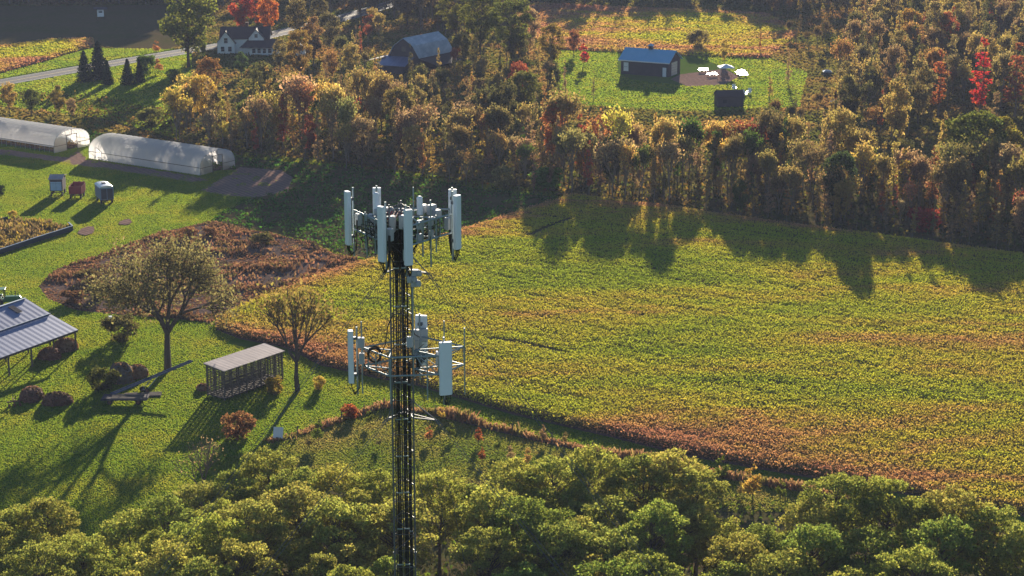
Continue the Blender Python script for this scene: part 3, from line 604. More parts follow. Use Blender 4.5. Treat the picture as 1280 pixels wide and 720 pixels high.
# roadside spruces
for px, py, h, lb in [(106,102,7.2,'dark spruce furthest left in the roadside row'),(124,99,9.0,'tallest dark spruce, second from left below the road'),(135,106,5.6,'short dark spruce in the middle of the roadside row'),(160,106,6.0,'dark spruce, second from right in the roadside row'),(175,103,5.4,'dark spruce furthest right in the roadside row')]:
    plant('spruce', px, G(px, py), h, jit(SPR, 0.2), lb, 'spruce', group='spruces below the road', wide=1.0)
for px, py, h, c, kd, lb, wd in [
    (12,142,6.5,GOLD,'round','gold bush-like tree furthest left behind the greenhouses',0.75),(40,146,6.0,(0.10,0.12,0.04),'round','dark green low tree behind the left greenhouse',0.8),
    (74,146,6.5,(0.28,0.22,0.07),'round','tan-gold low tree above the gap between the greenhouses',0.8),(90,150,4.5,TAN,'round','small tan tree just right of the tan-gold low tree',0.7),
    (195,68,3.6,ORANGE,'sapling','small orange roadside tree on the far side of the road',1.3),(198,92,3.8,ORANGE,'sapling','small orange roadside tree on the near side of the road',1.3),
    (182,88,3.6,(0.10,0.16,0.04),'bush','green bush right of the roadside spruces',1.0),(217,105,3.4,LIME,'bush','lime green bush below the tall cottonwood',1.1),(188,157,3.5,(0.16,0.17,0.05),'bush','lime bush at the left end of the treeline',1.1),
    (236,84,20,(0.17,0.19,0.04),'round','very tall green-gold tree beside the road, left of the white house',1.05),
    (254,76,7,LIME,'round','small lime tree at the foot of the very tall roadside tree',0.5),
    (302,44,13,(0.45,0.09,0.05),'round','red maple directly behind the white house roof',0.8),(336,48,11,(0.50,0.17,0.04),'round','orange maple behind the right gable of the white house',0.75),
    (322,38,11,(0.45,0.11,0.05),'round','orange-red maple between the two behind the white house',0.8),
    (302,98,6.2,(0.08,0.13,0.05),'round','dark green round tree in front of the white house',0.85),(322,108,5.5,(0.10,0.13,0.045),'round','smaller green tree in front of the white house, lower right',0.8),
    (262,128,10,(0.28,0.15,0.06),'round','rusty tan tree below the white house at the treeline top',0.75),
    (376,126,15.5,(0.30,0.20,0.07),'wood','tall tan-gold tree in front of the road bend',0.62),
    (392,84,12,(0.26,0.16,0.08),'round','brown-tan tree right of the farmhouse in front of the road',0.7),(350,92,8,(0.22,0.18,0.08),'round','small olive-tan tree hiding the right end of the farmhouse porch',0.7),
    (412,70,11,(0.16,0.14,0.07),'round','dusky tree in front of the road bend, furthest right',0.7),(372,56,12,(0.20,0.16,0.07),'round','olive-brown tree beside the road behind the farmhouse',0.7),(400,48,11,(0.15,0.13,0.06),'round','dusky brown tree between road and bend',0.6),
    (706,120,8,TAN,'column','sparse tan tree at the left edge of the shed yard',0.8),(742,126,6.5,OLIVE,'column','small sparse olive tree in the yard below the shed, left',0.8),(962,126,6.5,GOLD,'column','small gold tree right of the dark garden shed',1.2),
    (985,106,7.5,TAN,'column','sparse tan tree at the right edge of the shed yard',0.8),(872,62,5,OLIVE,'bush','olive bush at the field edge behind the blue-roofed shed',0.8),(950,66,6,RUST,'column','sparse rusty tree at the right of the back field',0.8),
    (600,84,19,(0.15,0.16,0.035),'wood','large green-gold tree right of the gambrel barn',0.9),(570,66,17,(0.16,0.16,0.035),'wood','large olive tree behind the gambrel barn, right',0.9),
    (640,96,18,(0.13,0.15,0.035),'wood','large green tree furthest right in the clump behind the gambrel barn',0.9),(690,100,13,(0.26,0.19,0.05),'wood','gold-green tree left of the blue-roofed shed',0.75),
    (655,148,10,(0.15,0.16,0.04),'round','round olive-gold tree in the treeline below the big clump',0.95),
    (730,84,6,RED,'sapling','slim red tree left of the blue-roofed shed',1.0),(717,70,6.5,(0.30,0.12,0.06),'round','rusty small tree behind the red one by the shed',0.7),
    (905,80,6,YEL,'round','yellow low tree directly behind the white canopy',0.6),(660,70,12,TAN,'round','tan tree in the clump left of the back field',0.7),
    (1224,150,17,(0.50,0.035,0.035),'column','tall scarlet narrow tree at the far right of the woods',1.25),(1172,146,14,(0.40,0.14,0.06),'column','tall orange-rust narrow tree left of the scarlet tree',1.3),
    (1268,146,15.5,(0.38,0.13,0.07),'column','orange-pink tall tree at the right edge by the scarlet tree',1.5),(1252,45,13,(0.42,0.04,0.04),'round','crimson round tree in the upper right corner',0.7),
    (1135,70,12,(0.40,0.24,0.06),'round','gold dome-shaped tree in the upper right woods',0.75),(1185,48,14,YEL,'round','yellow-green tall tree in the upper right woods',0.6),
    (1216,240,14.2,(0.13,0.15,0.035),'round','largest dark green and gold tree at the right of the treeline',1.05),(1250,236,12.6,(0.22,0.19,0.04),'round','gold-green tree right of the largest treeline tree',0.85),
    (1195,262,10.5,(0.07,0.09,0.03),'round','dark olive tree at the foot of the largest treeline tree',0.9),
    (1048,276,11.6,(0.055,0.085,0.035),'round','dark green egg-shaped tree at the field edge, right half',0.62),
    (762,243,9.6,(0.04,0.06,0.03),'round','dark green tree, its shade put into the colour, at field edge below blue-roofed shed',0.6),  # shade on this tree is put into its leaf colour
    (1102,262,11.0,(0.36,0.25,0.07),'column','gold feathery tree right of the dark egg-shaped tree',1.35),(1128,268,11.0,(0.34,0.24,0.06),'column','second gold feathery tree from the dark egg-shaped tree',1.3),
    (1152,288,3.6,(0.40,0.07,0.06),'bush','red shrub at the right half of the field edge',1.1),(1178,290,6.2,(0.40,0.26,0.07),'column','small gold tree behind the red field-edge shrub',1.2),
    (727,225,6.5,(0.40,0.25,0.06),'round','small gold tree at the treeline above the bright green shrub',0.6)]:
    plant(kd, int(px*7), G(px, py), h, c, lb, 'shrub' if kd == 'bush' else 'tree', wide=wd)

# the autumn treeline: low in front, taller behind, in thin rows
def belt_zone(px):
    for lim, s in ((230, 'behind the greenhouses'), (340, 'below the white house'), (430, 'left of the gambrel barn'), (600, 'in front of the gambrel barn'), (760, 'left of the blue-roofed shed'), (880, 'in front of the blue-roofed shed'), (1040, 'right of the blue-roofed shed'), (1180, 'near the dark egg-shaped tree')):
        if px < lim: return s
    return 'at the right end of the treeline'
CNAME = [('gold', GOLD), ('orange', ORANGE), ('tan', TAN), ('olive', OLIVE), ('rust', RUST), ('dusky pink', PINK), ('yellow', YEL), ('green', GREEN)]
CP = np.array([0.24, 0.04, 0.30, 0.25, 0.02, 0.02, 0.06, 0.07])
near_edge = [(120,150),(210,178),(300,195),(400,206),(500,221),(600,236),(715,243),(830,257),(960,276),(1100,294),(1280,316),(1440,338)]
ex = [e[0] for e in near_edge]; ey = [e[1] for e in near_edge]
extra = []; bp = []
def belt_px(px, py): return G(px, py)
rowspec = [0, 4.5, 9, 13.5, 18, 23, 28, 33, 38, 43]
for j, back in enumerate(rowspec):
    px = 215+RS.uniform(0, 10)
    while px < 1330:
        yb = np.interp(px, ex, ey); base_ = G(px, yb); u = base_/np.linalg.norm(base_[:2])
        p_ = base_+np.array([0, back+RS.uniform(-1.4, 1.4)+1, 0])
        shadow_end = np.interp(px, [215, 330, 400, 560, 640, 720, 760, 850, 880, 960, 1050, 1100, 1180, 1200, 1300], [238, 258, 292, 280, 268, 345, 352, 340, 305, 335, 355, 335, 350, 395, 400])
        hmax = (p_[1]-rng(shadow_end))/4.8*RS.uniform(0.8, 1.15)
        if px < 640: hmax *= 1.05
        h = min(hmax, RS.uniform(7.5, 13.2)); px += RS.choice([RS.uniform(13, 22), RS.uniform(26, 52)])*(330/p_[1])*(1.0 if j < 6 else 1.2)
        clear = (720 < px < 865 and back > 24) or (870 < px < 985 and back > 30)
        if h < 2.6 or clear: continue
        if px < 330 and back > 26: continue
        ci = RS.choice(len(CNAME), p=CP/CP.sum()); r_ = RS.rand()
        kd = 'column' if r_ < 0.62 else ('thin' if r_ < 0.93 else 'round')
        if h < 4: kd = 'bush'
        if min([np.hypot(p_[0]-q[0], p_[1]-q[1]) for q in bp] or [9]) < 1.6: continue
        bp.append(p_[:2]); nm, cc = CNAME[ci]
        ppx = 640+p_[0]*F/(p_[1]*0.966+CAMH*0.2588)
        if j < 7:
            form = {'column': 'narrow', 'thin': 'sparse', 'round': 'round-crowned', 'bush': 'low'}[kd]
            lb = '%s %s tree in the autumn treeline %s' % (nm, form, belt_zone(ppx)); 
            plant(kd, RS.randint(9), p_, h, jit(cc, 0.22), lb, 'shrub' if kd == 'bush' else 'tree', group='treeline: '+lb, wide=RS.uniform(0.85, 1.25)*(0.62 if kd == 'round' else (0.75 if kd == 'thin' else 0.9)))
        else: extra.append((p_[0], p_[1], h/10, RS.uniform(0, 6.28)))
print('individual trees', NIND[0], 'extra', len(extra))

# woods too deep to count: points carrying trees
FALL = [(0.0, (0.40, 0.30, 0.11)), (0.16, (0.27, 0.22, 0.10)), (0.32, (0.38, 0.22, 0.09)), (0.40, (0.13, 0.13, 0.05)), (0.54, (0.28, 0.19, 0.11)), (0.66, (0.38, 0.30, 0.11)), (0.76, (0.10, 0.10, 0.045)), (0.88, (0.34, 0.10, 0.06)), (0.91, (0.20, 0.16, 0.08))]
M['leaf_mixed'] = leafmat('mixed_autumn_leaves', 'RAND', FALL)
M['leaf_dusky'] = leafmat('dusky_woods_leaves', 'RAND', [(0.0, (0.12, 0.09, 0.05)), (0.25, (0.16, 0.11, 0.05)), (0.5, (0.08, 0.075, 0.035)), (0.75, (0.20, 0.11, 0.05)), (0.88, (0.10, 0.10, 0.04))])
def instanced(name, pts, kinds, leaf_m, label, slim=(0.78, 0.78, 1.05)):
    """GN: each point carries one of a few tree meshes (crown and trunk)"""
    me = bpy.data.meshes.new(name); me.from_pydata([(x_, y_, 0) for x_, y_, s, r in pts], [], []); o = link(name, me)
    for an, k_ in (('size', 2), ('turn', 3)):
        a = me.attributes.new(an, 'FLOAT', 'POINT'); a.data.foreach_set('value', [q[k_] for q in pts])
    ng = bpy.data.node_groups.new(name, 'GeometryNodeTree'); ng.interface.new_socket('Geometry', in_out='INPUT', socket_type='NodeSocketGeometry'); ng.interface.new_socket('Geometry', in_out='OUTPUT', socket_type='NodeSocketGeometry')
    gi = ng.nodes.new('NodeGroupInput'); go = ng.nodes.new('NodeGroupOutput'); jn = ng.nodes.new('GeometryNodeJoinGeometry')
    src = [o_ for o_ in COL.objects if o_.type == 'EMPTY']
    def find(me_): return next(o_ for o_ in COL.objects if o_.data == me_)
    nk = len(kinds)
    sa = ng.nodes.new('GeometryNodeInputNamedAttribute'); sa.data_type = 'FLOAT'; sa.inputs['Name'].default_value = 'size'
    ta = ng.nodes.new('GeometryNodeInputNamedAttribute'); ta.data_type = 'FLOAT'; ta.inputs['Name'].default_value = 'turn'
    sv = ng.nodes.new('ShaderNodeVectorMath'); sv.operation = 'MULTIPLY'; ng.links.new(sa.outputs[0], sv.inputs[0]); sv.inputs[1].default_value = slim
    cz = ng.nodes.new('ShaderNodeCombineXYZ'); ng.links.new(ta.outputs[0], cz.inputs[2])
    ix = ng.nodes.new('GeometryNodeInputIndex'); md = ng.nodes.new('ShaderNodeMath'); md.operation = 'MODULO'; ng.links.new(ix.outputs[0], md.inputs[0]); md.inputs[1].default_value = nk
    for i, (tm, cm, _, _) in enumerate(kinds):
        cp = ng.nodes.new('ShaderNodeMath'); cp.operation = 'COMPARE'; ng.links.new(md.outputs[0], cp.inputs[0]); cp.inputs[1].default_value = i; cp.inputs[2].default_value = 0.1
        for part_, me_ in (('c', cm), ('t', tm)):
            oi = ng.nodes.new('GeometryNodeObjectInfo'); oi.transform_space = 'ORIGINAL'; oi.inputs['Object'].default_value = find(me_)
            geo_ = oi.outputs['Geometry']
            if part_ == 'c':
                smn = ng.nodes.new('GeometryNodeSetMaterial'); ng.links.new(geo_, smn.inputs[0]); smn.inputs['Material'].default_value = leaf_m; geo_ = smn.outputs[0]
            ip = ng.nodes.new('GeometryNodeInstanceOnPoints'); ng.links.new(gi.outputs[0], ip.inputs['Points']); ng.links.new(cp.outputs[0], ip.inputs['Selection'])
            ng.links.new(geo_, ip.inputs['Instance']); ng.links.new(sv.outputs[0], ip.inputs['Scale']); ng.links.new(cz.outputs[0], ip.inputs['Rotation'])
            ng.links.new(ip.outputs[0], jn.inputs[0])
    ng.links.new(jn.outputs[0], go.inputs[0])
    md_ = o.modifiers.new('trees', 'NODES'); md_.node_group = ng
    return tag(o, label, 'woods', kind='stuff')
MIX = K['column']+K['thin'][:2]+K['round'][:1]
instanced('treeline_rear', extra, MIX, M['leaf_mixed'], 'rear rows of mixed autumn trees in the treeline')
def woods(poly, spacing, hmin, hmax, excl=()):
    a = np.array(poly); P = []; y_ = a[:, 1].min()
    while y_ < a[:, 1].max():
        x_ = a[:, 0].min()
        while x_ < a[:, 0].max():
            q = (x_+RS.uniform(-.4, .4)*spacing, y_+RS.uniform(-.4, .4)*spacing); x_ += spacing
            if abs(q[0]) > q[1]*0.30+15: continue
            if inpoly(np.array([q[0]]), np.array([q[1]]), poly)[0] and not any(inpoly(np.array([q[0]]), np.array([q[1]]), e)[0] for e in excl):
                P.append((q[0], q[1], RS.uniform(hmin, hmax)/10, RS.uniform(0, 6.28)))
        y_ += spacing*0.87
    return P
sheet('woods_floor', GP([(980,75),(1100,60),(1200,60),(1600,80),(1600,250),(1440,215),(1280,195),(1100,195),(960,190),(985,120)]), 0.012, M['litter'])
RW = GP([(1045,118),(1075,30),(960,22),(900,-14),(1000,-20),(1500,-20),(1500,215),(1280,186),(1100,184),(1030,178)])
instanced('right_woods', woods(RW, 6.4, 8, 14.5, [GP([(1150,180),(1150,140),(1290,138),(1290,185)])]), K['column']+K['thin']+K['column'][:2]+K['round'][2:], M['leaf_mixed'], 'deep autumn woods filling the upper right corner')
TW = GP([(-300,3),(262,7),(262,-40),(-300,-60)])
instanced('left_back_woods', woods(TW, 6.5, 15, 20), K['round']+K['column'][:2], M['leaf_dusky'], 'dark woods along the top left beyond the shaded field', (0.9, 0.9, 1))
CW = GP([(395,20),(520,40),(560,52),(640,44),(655,8),(1000,6),(1000,-60),(230,-60),(240,4),(330,14)])
ROADC = [tuple((p_+np.array([dx, dy, 0]))[:2]) for p_, dx, dy in []]
road_clear = [tuple(q[:2]) for q in [G(385,34), G(400,40), G(436,26), G(470,16), G(460,8), G(425,16)]]
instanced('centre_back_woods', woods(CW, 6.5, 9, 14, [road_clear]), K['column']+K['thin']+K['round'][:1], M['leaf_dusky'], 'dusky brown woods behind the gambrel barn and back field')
CW2 = GP([(395,160),(395,120),(420,95),(440,60),(470,42),(490,42),(466,92),(480,104),(540,104),(560,70),(600,75),(700,95),(725,150),(640,170)])
instanced('middle_woods', woods(CW2, 7, 6, 10), K['column']+K['thin']+K['round'][:1], M['leaf_mixed'], 'mixed autumn trees between the treeline and the gambrel barn')
YW = GP([(985,135),(1035,120),(1040,75),(1000,70),(965,40),(1060,40),(1060,140),(1020,170),(960,175)])
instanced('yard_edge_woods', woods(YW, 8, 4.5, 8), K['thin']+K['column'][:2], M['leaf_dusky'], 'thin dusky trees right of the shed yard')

# ------------------------------------------------------------------ hoop greenhouses
def greenhouse(a, b, wdt, label, group, top_h=3.9, open_side=False):
    a = np.array(a); b = np.array(b); L_ = np.linalg.norm(b-a); rz = math.atan2(b[1]-a[1], b[0]-a[0]); r = empty('greenhouse', a, rz, label, 'greenhouse', group)
    sh = 1.35; n_ = 14
    prof = [(0, 0), (0.05, sh)]+[(wdt/2-wdt/2*math.cos(math.pi*t)*0.985, sh+(top_h-sh)*math.sin(math.pi*t)**0.85) for t in np.linspace(0.06, 0.94, n_)]+[(wdt-0.05, sh), (wdt, 0)]
    f = MB(); nb = 20   # film, gently sagging between the hoops
    for i in range(nb):
        for s_ in range(4):
            pass
    k = len(prof); st_ = nb*3
    V = []
    for i in range(st_+1):
        sag = 0.035*math.sin(math.pi*((i/3) % 1))
        for y_, z_ in prof:
            V.append((L_*i/st_, y_+(wdt/2-y_)*sag*0.25, z_-(sag if z_ > sh+.1 else 0)))
    Fc = [(i*k+j, (i+1)*k+j, (i+1)*k+j+1, i*k+j+1) for i in range(st_) for j in range(1 if open_side else 0, k-1)]
    f.add(V, Fc); o = f.build('plastic_cover', M['film'], r)
    for p__ in o.data.polygons: p__.use_smooth = True
    for i in range(nb+1):
        h_ = MB(); pts = [(L_*i/nb, y_+(0.05 if y_ < wdt/2 else -0.05), z_-0.06) for y_, z_ in prof]; h_.path(pts, 0.035, 5); h_.build('hoop', M['steel'], r)
    rl = MB(); rl.tube((0, -0.06, sh), (L_, -0.06, sh), 0.05); rl.build('side_rail', M['wood'], r)
    rl = MB(); rl.tube((0, wdt+0.06, sh), (L_, wdt+0.06, sh), 0.05); rl.build('side_rail', M['wood'], r)
    if open_side:
        rp = MB(); rp.tube((0, -0.1, sh-0.12), (L_, -0.1, sh-0.12), 0.1); rp.build('rolled_side_film', M['film'], r)
    for xx in (0.02, L_-0.02):
        fr = MB(); fr.box((xx, wdt*0.36, 1.4), (0.1, 0.1, 2.8)); fr.box((xx, wdt*0.64, 1.4), (0.1, 0.1, 2.8)); fr.box((xx, wdt/2, 2.85), (0.1, wdt*0.3, 0.12)); fr.box((xx, wdt*.18, 1.2), (0.08, wdt*.35, .09)); fr.box((xx, wdt*.82, 1.2), (0.08, wdt*.35, .09))
        fr.box((xx, wdt*0.5, 3.35), (0.08, 0.08, 0.95)); fr.build('end_frame', M['wood'], r)
        e = MB(); P = [(xx, y_, z_-0.02) for y_, z_ in prof]; op = [(xx, wdt*0.64, 0), (xx, wdt*0.64, 2.85), (xx, wdt*0.36, 2.85), (xx, wdt*0.36, 0)]
        e.add(P+op, [tuple(range(len(P)))+tuple(len(P)+i for i in range(4))]); e.build('end_wall', M['clear_film'], r)
    bd = MB()
    for q in (1.6, 3.5, 5.4, 7.4): bd.box((L_/2, q*wdt/9.14, 0.12), (L_-1.5, 1.1, 0.22))
    bd.build('planting_bed', M['weeds'], r)
    k2 = 2600; X_ = RS.uniform(0.8, L_-0.8, k2); Yb = np.array([1.6, 3.5, 5.4, 7.4])[RS.randint(0, 4, k2)]*wdt/9.14+RS.uniform(-.5, .5, k2)
    pm = leafquads('crop_plants', np.stack([X_, Yb, RS.uniform(.25, 1.0, k2)], 1), 0.14, M['plot_leaf'] if open_side else M['veg']); q = link('crop_plants', pm, r); tag(q, kind='stuff')
    return r
A = G(111, 198); B = G(250, 219.5)
greenhouse(A, B, 9.14, 'whole long white plastic hoop greenhouse, right of the pair', 'plastic hoop greenhouses')
dr = (B-A)/np.linalg.norm(B-A); B2 = G(67.5, 191.7); greenhouse(B2-dr*25.5, B2, 9.14, 'white hoop greenhouse with tan open side, cut off at the left edge', 'plastic hoop greenhouses', open_side=True)

# ------------------------------------------------------------------ wagons
def wheel(parent, x, y, r, wd, name='wheel', rim='silver'):
    t = MB(); n_ = 18; prof = [(-wd/2, r*0.55), (-wd/2, r*0.93), (-wd*0.32, r), (wd*0.32, r), (wd/2, r*0.93), (wd/2, r*0.55)]
    V = [(px_*0+rr*math.cos(2*math.pi*i/n_), px_, rr*math.sin(2*math.pi*i/n_)) for i in range(n_) for px_, rr in prof]; k = len(prof)
    t.add(V, [(i*k+j, i*k+(j+1) % k, ((i+1) % n_)*k+(j+1) % k, ((i+1) % n_)*k+j) for i in range(n_) for j in range(k)])
    w_ = t.build(name, M['rubber'], parent); w_.location = (x, y, r)
    h = MB(); h.tube((0, -wd*0.4, 0), (0, wd*0.4, 0), r*0.56, n=16); h.tube((0, -wd*0.5, 0), (0, wd*0.5, 0), r*0.14, n=8); h.build('rim', M[rim], w_)
    return w_
# frames: local x = across, built with length along y
def chassis(r, w_, l_, z, wr=0.38):
    c = MB(); 
    for s_ in (-1, 1): c.box((s_*w_*0.3, 0, z), (0.12, l_, 0.14))
    for t in (-0.36, 0.36): c.box((0, t*l_, z-0.12), (w_*0.86, 0.12, 0.12))
    c.build('chassis', M['rust'], r)
    for s_ in (-1, 1):
        for t in (-0.36, 0.36):
            q = wheel(r, 0, 0, wr, 0.24); q.rotation_euler = (0, 0, math.pi/2); q.location = (s_*w_*0.42, t*l_, wr)
    d = MB(); d.tube((0, -l_/2, z-0.1), (0, -l_/2-1.3, 0.3), 0.05); d.build('drawbar', M['rust'], r)
r = empty('produce_wagon', G(73, 243), 0.05, 'small wagon with pinkish white roof and pale blue end panel, leftmost of three', 'wagon')
chassis(r, 2.1, 3.6, 0.75)
b = MB(); b.box((0, 0, 1.9), (2.1, 3.4, 2.0)); b.build('body', M['dark_wall'], r, 0.02)
b = MB(); b.box((0, -1.715, 1.75), (1.8, 0.04, 1.45)); b.build('end_panel', M['light_blue'], r)
b = MB(); b.box((0, -1.745, 1.75), (0.05, 0.03, 1.45)); b.box((0, -1.745, 2.2), (1.8, 0.03, 0.05)); b.build('panel_trim', M['blue_grey'], r)
b = MB(); b.extrude_x([(-1.95, 3.0), (0, 3.45), (1.95, 3.0), (1.95, 2.92), (0, 3.36), (-1.95, 2.92)], -1.2, 1.2); o = b.build('roof', M['crib_roof'], r); 
r = empty('box_wagon', G(97, 246.5), 0.0, 'open dark red box wagon with low sides, middle of three', 'wagon')
chassis(r, 2.0, 3.2, 0.7)
b = MB(); b.box((0, 0, 0.85), (2.1, 3.2, 0.1)); 
b.build('floor', M['wood'], r)
for nm, c, d in (('side_board', (-1.03, 0, 1.5), (0.06, 3.2, 1.2)), ('side_board', (1.03, 0, 1.5), (0.06, 3.2, 1.2)), ('tailgate', (0, -1.58, 1.5), (2.0, 0.06, 1.2)), ('headboard', (0, 1.58, 1.6), (2.0, 0.06, 1.4))):
    b = MB(); b.box(c, d)
    for t in (-0.8, 0, 0.8):
        b.box((c[0]*1.03+(t if 'board' not in nm or nm == 'headboard' else 0), c[1]*1.03+(t if nm == 'side_board' else 0), c[2]), (0.1 if nm != 'side_board' else 0.07, 0.07 if nm != 'side_board' else 0.1, d[2]+0.3))
    b.build(nm, M['red_paint'], r)
r = empty('livestock_trailer', G(131, 252), 0.42, 'dark blue-grey covered trailer with rounded silver roof, rightmost of three', 'trailer')
chassis(r, 2.1, 3.8, 0.6)
b = MB(); b.box((0, 0, 1.7), (2.2, 3.9, 2.0)); b.build('body', M['blue_grey'], r, 0.04)
b = MB(); b.box((-0.5, -1.975, 1.65), (0.9, 0.04, 1.7)); b.box((0.5, -1.975, 1.65), (0.9, 0.04, 1.7)); b.build('rear_door', M['dark_wall'], r)
b = MB(); pr = [(-1.15*math.cos(t), 2.7+0.35*math.sin(t)) for t in np.linspace(0, math.pi, 9)]
b.add([(x_, -2.0, z_) for x_, z_ in pr]+[(x_, 2.0, z_) for x_, z_ in pr], [tuple(range(9)), tuple(range(17, 8, -1))]+[(i, i+1, 10+i, 9+i) for i in range(8)]+[(0, 9, 17, 8)]); b.build('roof', M['silver'], r)
b = MB(); b.box((0, 0.2, 3.08), (0.6, 0.7, 0.14)); b.build('roof_vent', M['dark_wall'], r, 0.02)

# garden plot fabric edging
r = empty('silt_fence', G(0, 318), 0, 'low dark fabric edging with boards round the garden plot', 'edging')
base = G(0, 318)
fb = MB(); pts = [G(-60,334), G(0,318), G(48,302), G(91,288.5), G(86,284)]
pts2 = [p_-base for p_ in pts]
for a, b_ in zip(pts2[:-1], pts2[1:]):
    d = b_-a; L_ = np.linalg.norm(d[:2]); rz = math.atan2(d[1], d[0]); c = (a+b_)/2; fb.box((c[0], c[1], 0.36), (L_, 0.12, 0.72), rz)
fb.build('fabric_wall', M['black_fabric'], r)
tb = MB()
for a, b_ in zip(pts2[:-1], pts2[1:]):
    d = b_-a; L_ = np.linalg.norm(d[:2]); rz = math.atan2(d[1], d[0]); c = (a+b_)/2; tb.box((c[0], c[1], 0.77), (L_, 0.2, 0.09), rz)
tb.build('top_board', M['blue_grey'], r)
for i, (px, py) in enumerate([(0, 275), (60, 279)]):
    pass
r = empty('silt_fence', G(0, 276), 0, 'dark fabric edging along the back of the garden plot', 'edging')
a = G(-60, 284)-G(0, 276); b_ = G(0, 276)-G(0, 276)+np.array([1.2, .3, 0]); d = b_-a; fb = MB(); fb.box(((a[0]+b_[0])/2, (a[1]+b_[1])/2, 0.3), (np.linalg.norm(d), 0.12, 0.6), math.atan2(d[1], d[0])); fb.build('fabric_wall', M['black_fabric'], r)
for px, py, w_, lb in [(108, 289.5, 1.3, 'pale bare dirt spot right of the garden plot'), (157, 278.5, 0.9, 'small bare dirt spot on the lawn below the greenhouse')]:
    q = G(px, py); P = [(q[0]+w_*math.cos(t)*RS.uniform(.8, 1.2), q[1]+w_*2.2*math.sin(t)*RS.uniform(.8, 1.2)) for t in np.linspace(0, 6.28, 11)[:-1]]
    mb_ = MB(); mb_.prism(P, 0.0, 0.14); o = mb_.build('dirt_pile', M['soil']); tag(o, lb, 'dirt')

# ------------------------------------------------------------------ pole barn, lower left
E_ = G(97, 412, 2.6); e = np.array([0.49038, 0.87151, 0]); nrm = np.array([-0.87151, 0.49038, 0])
r = empty('pole_barn', (E_[0], E_[1], 0), math.atan2(e[1], e[0]), 'open pole barn with slate blue metal roof at the left edge', 'barn')
# local: x along the eave (towards +x = back right), y = towards the ridge
LB = 24.0
def roofplane(y0, z0, y1, z1, t=0.09): 
    s_ = MB(); s_.slab([(-LB, y0, z0), (0.0, y0, z0), (0.0, y1, z1), (-LB, y1, z1)], t); return s_
roofplane(-0.1, 2.6, 4.3, 4.0).build('lower_roof', M['slate_roof'], r)
s_ = MB(); s_.slab([(-LB, 4.3, 4.06), (0.0, 4.3, 4.06), (0.0, 8.25, 5.5), (-LB, 8.25, 5.5)], 0.09); s_.build('upper_roof', M['slate_roof'], r)
s_ = MB(); s_.slab([(-LB, 8.25, 5.5), (0.0, 8.25, 5.5), (0.0, 15.0, 3.1), (-LB, 15.0, 3.1)], 0.09); s_.build('rear_roof', M['slate_roof'], r)
s_ = MB(); s_.box((-LB/2, 4.25, 4.10), (LB, 0.12, 0.06)); s_.build('roof_flashing', M['silver'], r)
s_ = MB(); s_.box((-LB/2, 8.25, 5.53), (LB, 0.3, 0.05)); s_.build('ridge_cap', M['silver'], r)
s_ = MB(); s_.box((-3.3, 6.9, 5.07), (0.9, 1.6, 0.05), M=Matrix.Rotation(math.atan2(1.44, 3.95), 3, 'X')); s_.build('roof_patch', M['dark_wall'], r)
s_ = MB(); s_.box((-LB/2, 0.0, 2.42), (LB, 0.09, 0.24)); s_.build('eave_beam', M['dark_wall'], r)
for x_ in np.arange(-0.35, -LB, -3.9):
    for y_, z_ in ((0.12, 2.45), (4.3, 3.88), (8.25, 5.3), (14.7, 3.1)):
        s_ = MB(); s_.box((x_, y_, z_/2), (0.16, 0.16, z_)); s_.build('post', M['wood'], r)
for x_ in np.arange(-0.05, -LB, -3.9):
    s_ = MB(); s_.slab([(x_-.06, 0, 2.49), (x_+.06, 0, 2.49), (x_+.06, 8.2, 5.38), (x_-.06, 8.2, 5.38)], 0.16); s_.build('rafter', M['wood'], r)
s_ = MB(); s_.box((-LB/2-2, 14.85, 1.5), (LB-5, 0.08, 3.0)); s_.build('rear_wall', M['dark_wall'], r)

def heap(name, pos, w_, d_, h_, m, label, cat, seed=0, extra_=0):
    rs = np.random.RandomState(seed); mb_ = MB(); nr, na = 8, 20; V = [(0, 0, h_)]
    for i in range(1, nr+1):
        for j in range(na):
            t = i/nr; a = 2*math.pi*j/na; k = rs.uniform(0.88, 1.12); z_ = h_*math.cos(t*math.pi/2)**0.7*rs.uniform(0.85, 1.15) if i < nr else -0.02
            V.append((w_/2*math.sin(t*math.pi/2)**0.9*math.cos(a)*k, d_/2*math.sin(t*math.pi/2)**0.9*math.sin(a)*k, z_))
    Fc = [(0, 1+j, 1+(j+1) % na) for j in range(na)]+[(1+(i-1)*na+j, 1+i*na+j, 1+i*na+(j+1) % na, 1+(i-1)*na+(j+1) % na) for i in range(1, nr) for j in range(na)]
    mb_.add(V, Fc); r_ = empty(name, pos, rs.uniform(0, 6), label, cat); mb_.build('mound', m, r_)
    k = int(w_*d_*90); v = rdir(k, rs); v[:, 2] = np.abs(v[:, 2]); C = v*np.array([w_/2, d_/2, h_])*rs.uniform(0.92, 1.08, k)[:, None]
    me_ = leafquads('loose_straw', C, 0.13, M['weed_leaf'], rs); q = link('loose_straw', me_, r_); tag(q, kind='stuff')
    return r_
heap('brush_pile', G(40, 497), 4.2, 2.6, 1.15, M['rust'], 'rust brown mound on the lawn below the pole barn, upper of two', 'pile', 1)
heap('brush_pile', G(72, 504), 3.3, 2.6, 1.25, M['rust'], 'rust brown mound with rounded top, lower right of two', 'pile', 2)
heap('wood_pile', G(152, 476), 3.0, 3.0, 2.1, M['wood'], 'grey-brown conical brush heap right of the dark round shrub', 'pile', 3)
heap('wood_pile', G(172, 470), 2.8, 2.4, 1.3, M['hay'], 'low brown heap touching the conical brush heap', 'pile', 4)
heap('hay_heap', G(82, 437), 2.6, 3.2, 1.4, M['hay'], 'brown hay heap under the open corner of the pole barn', 'pile', 5)
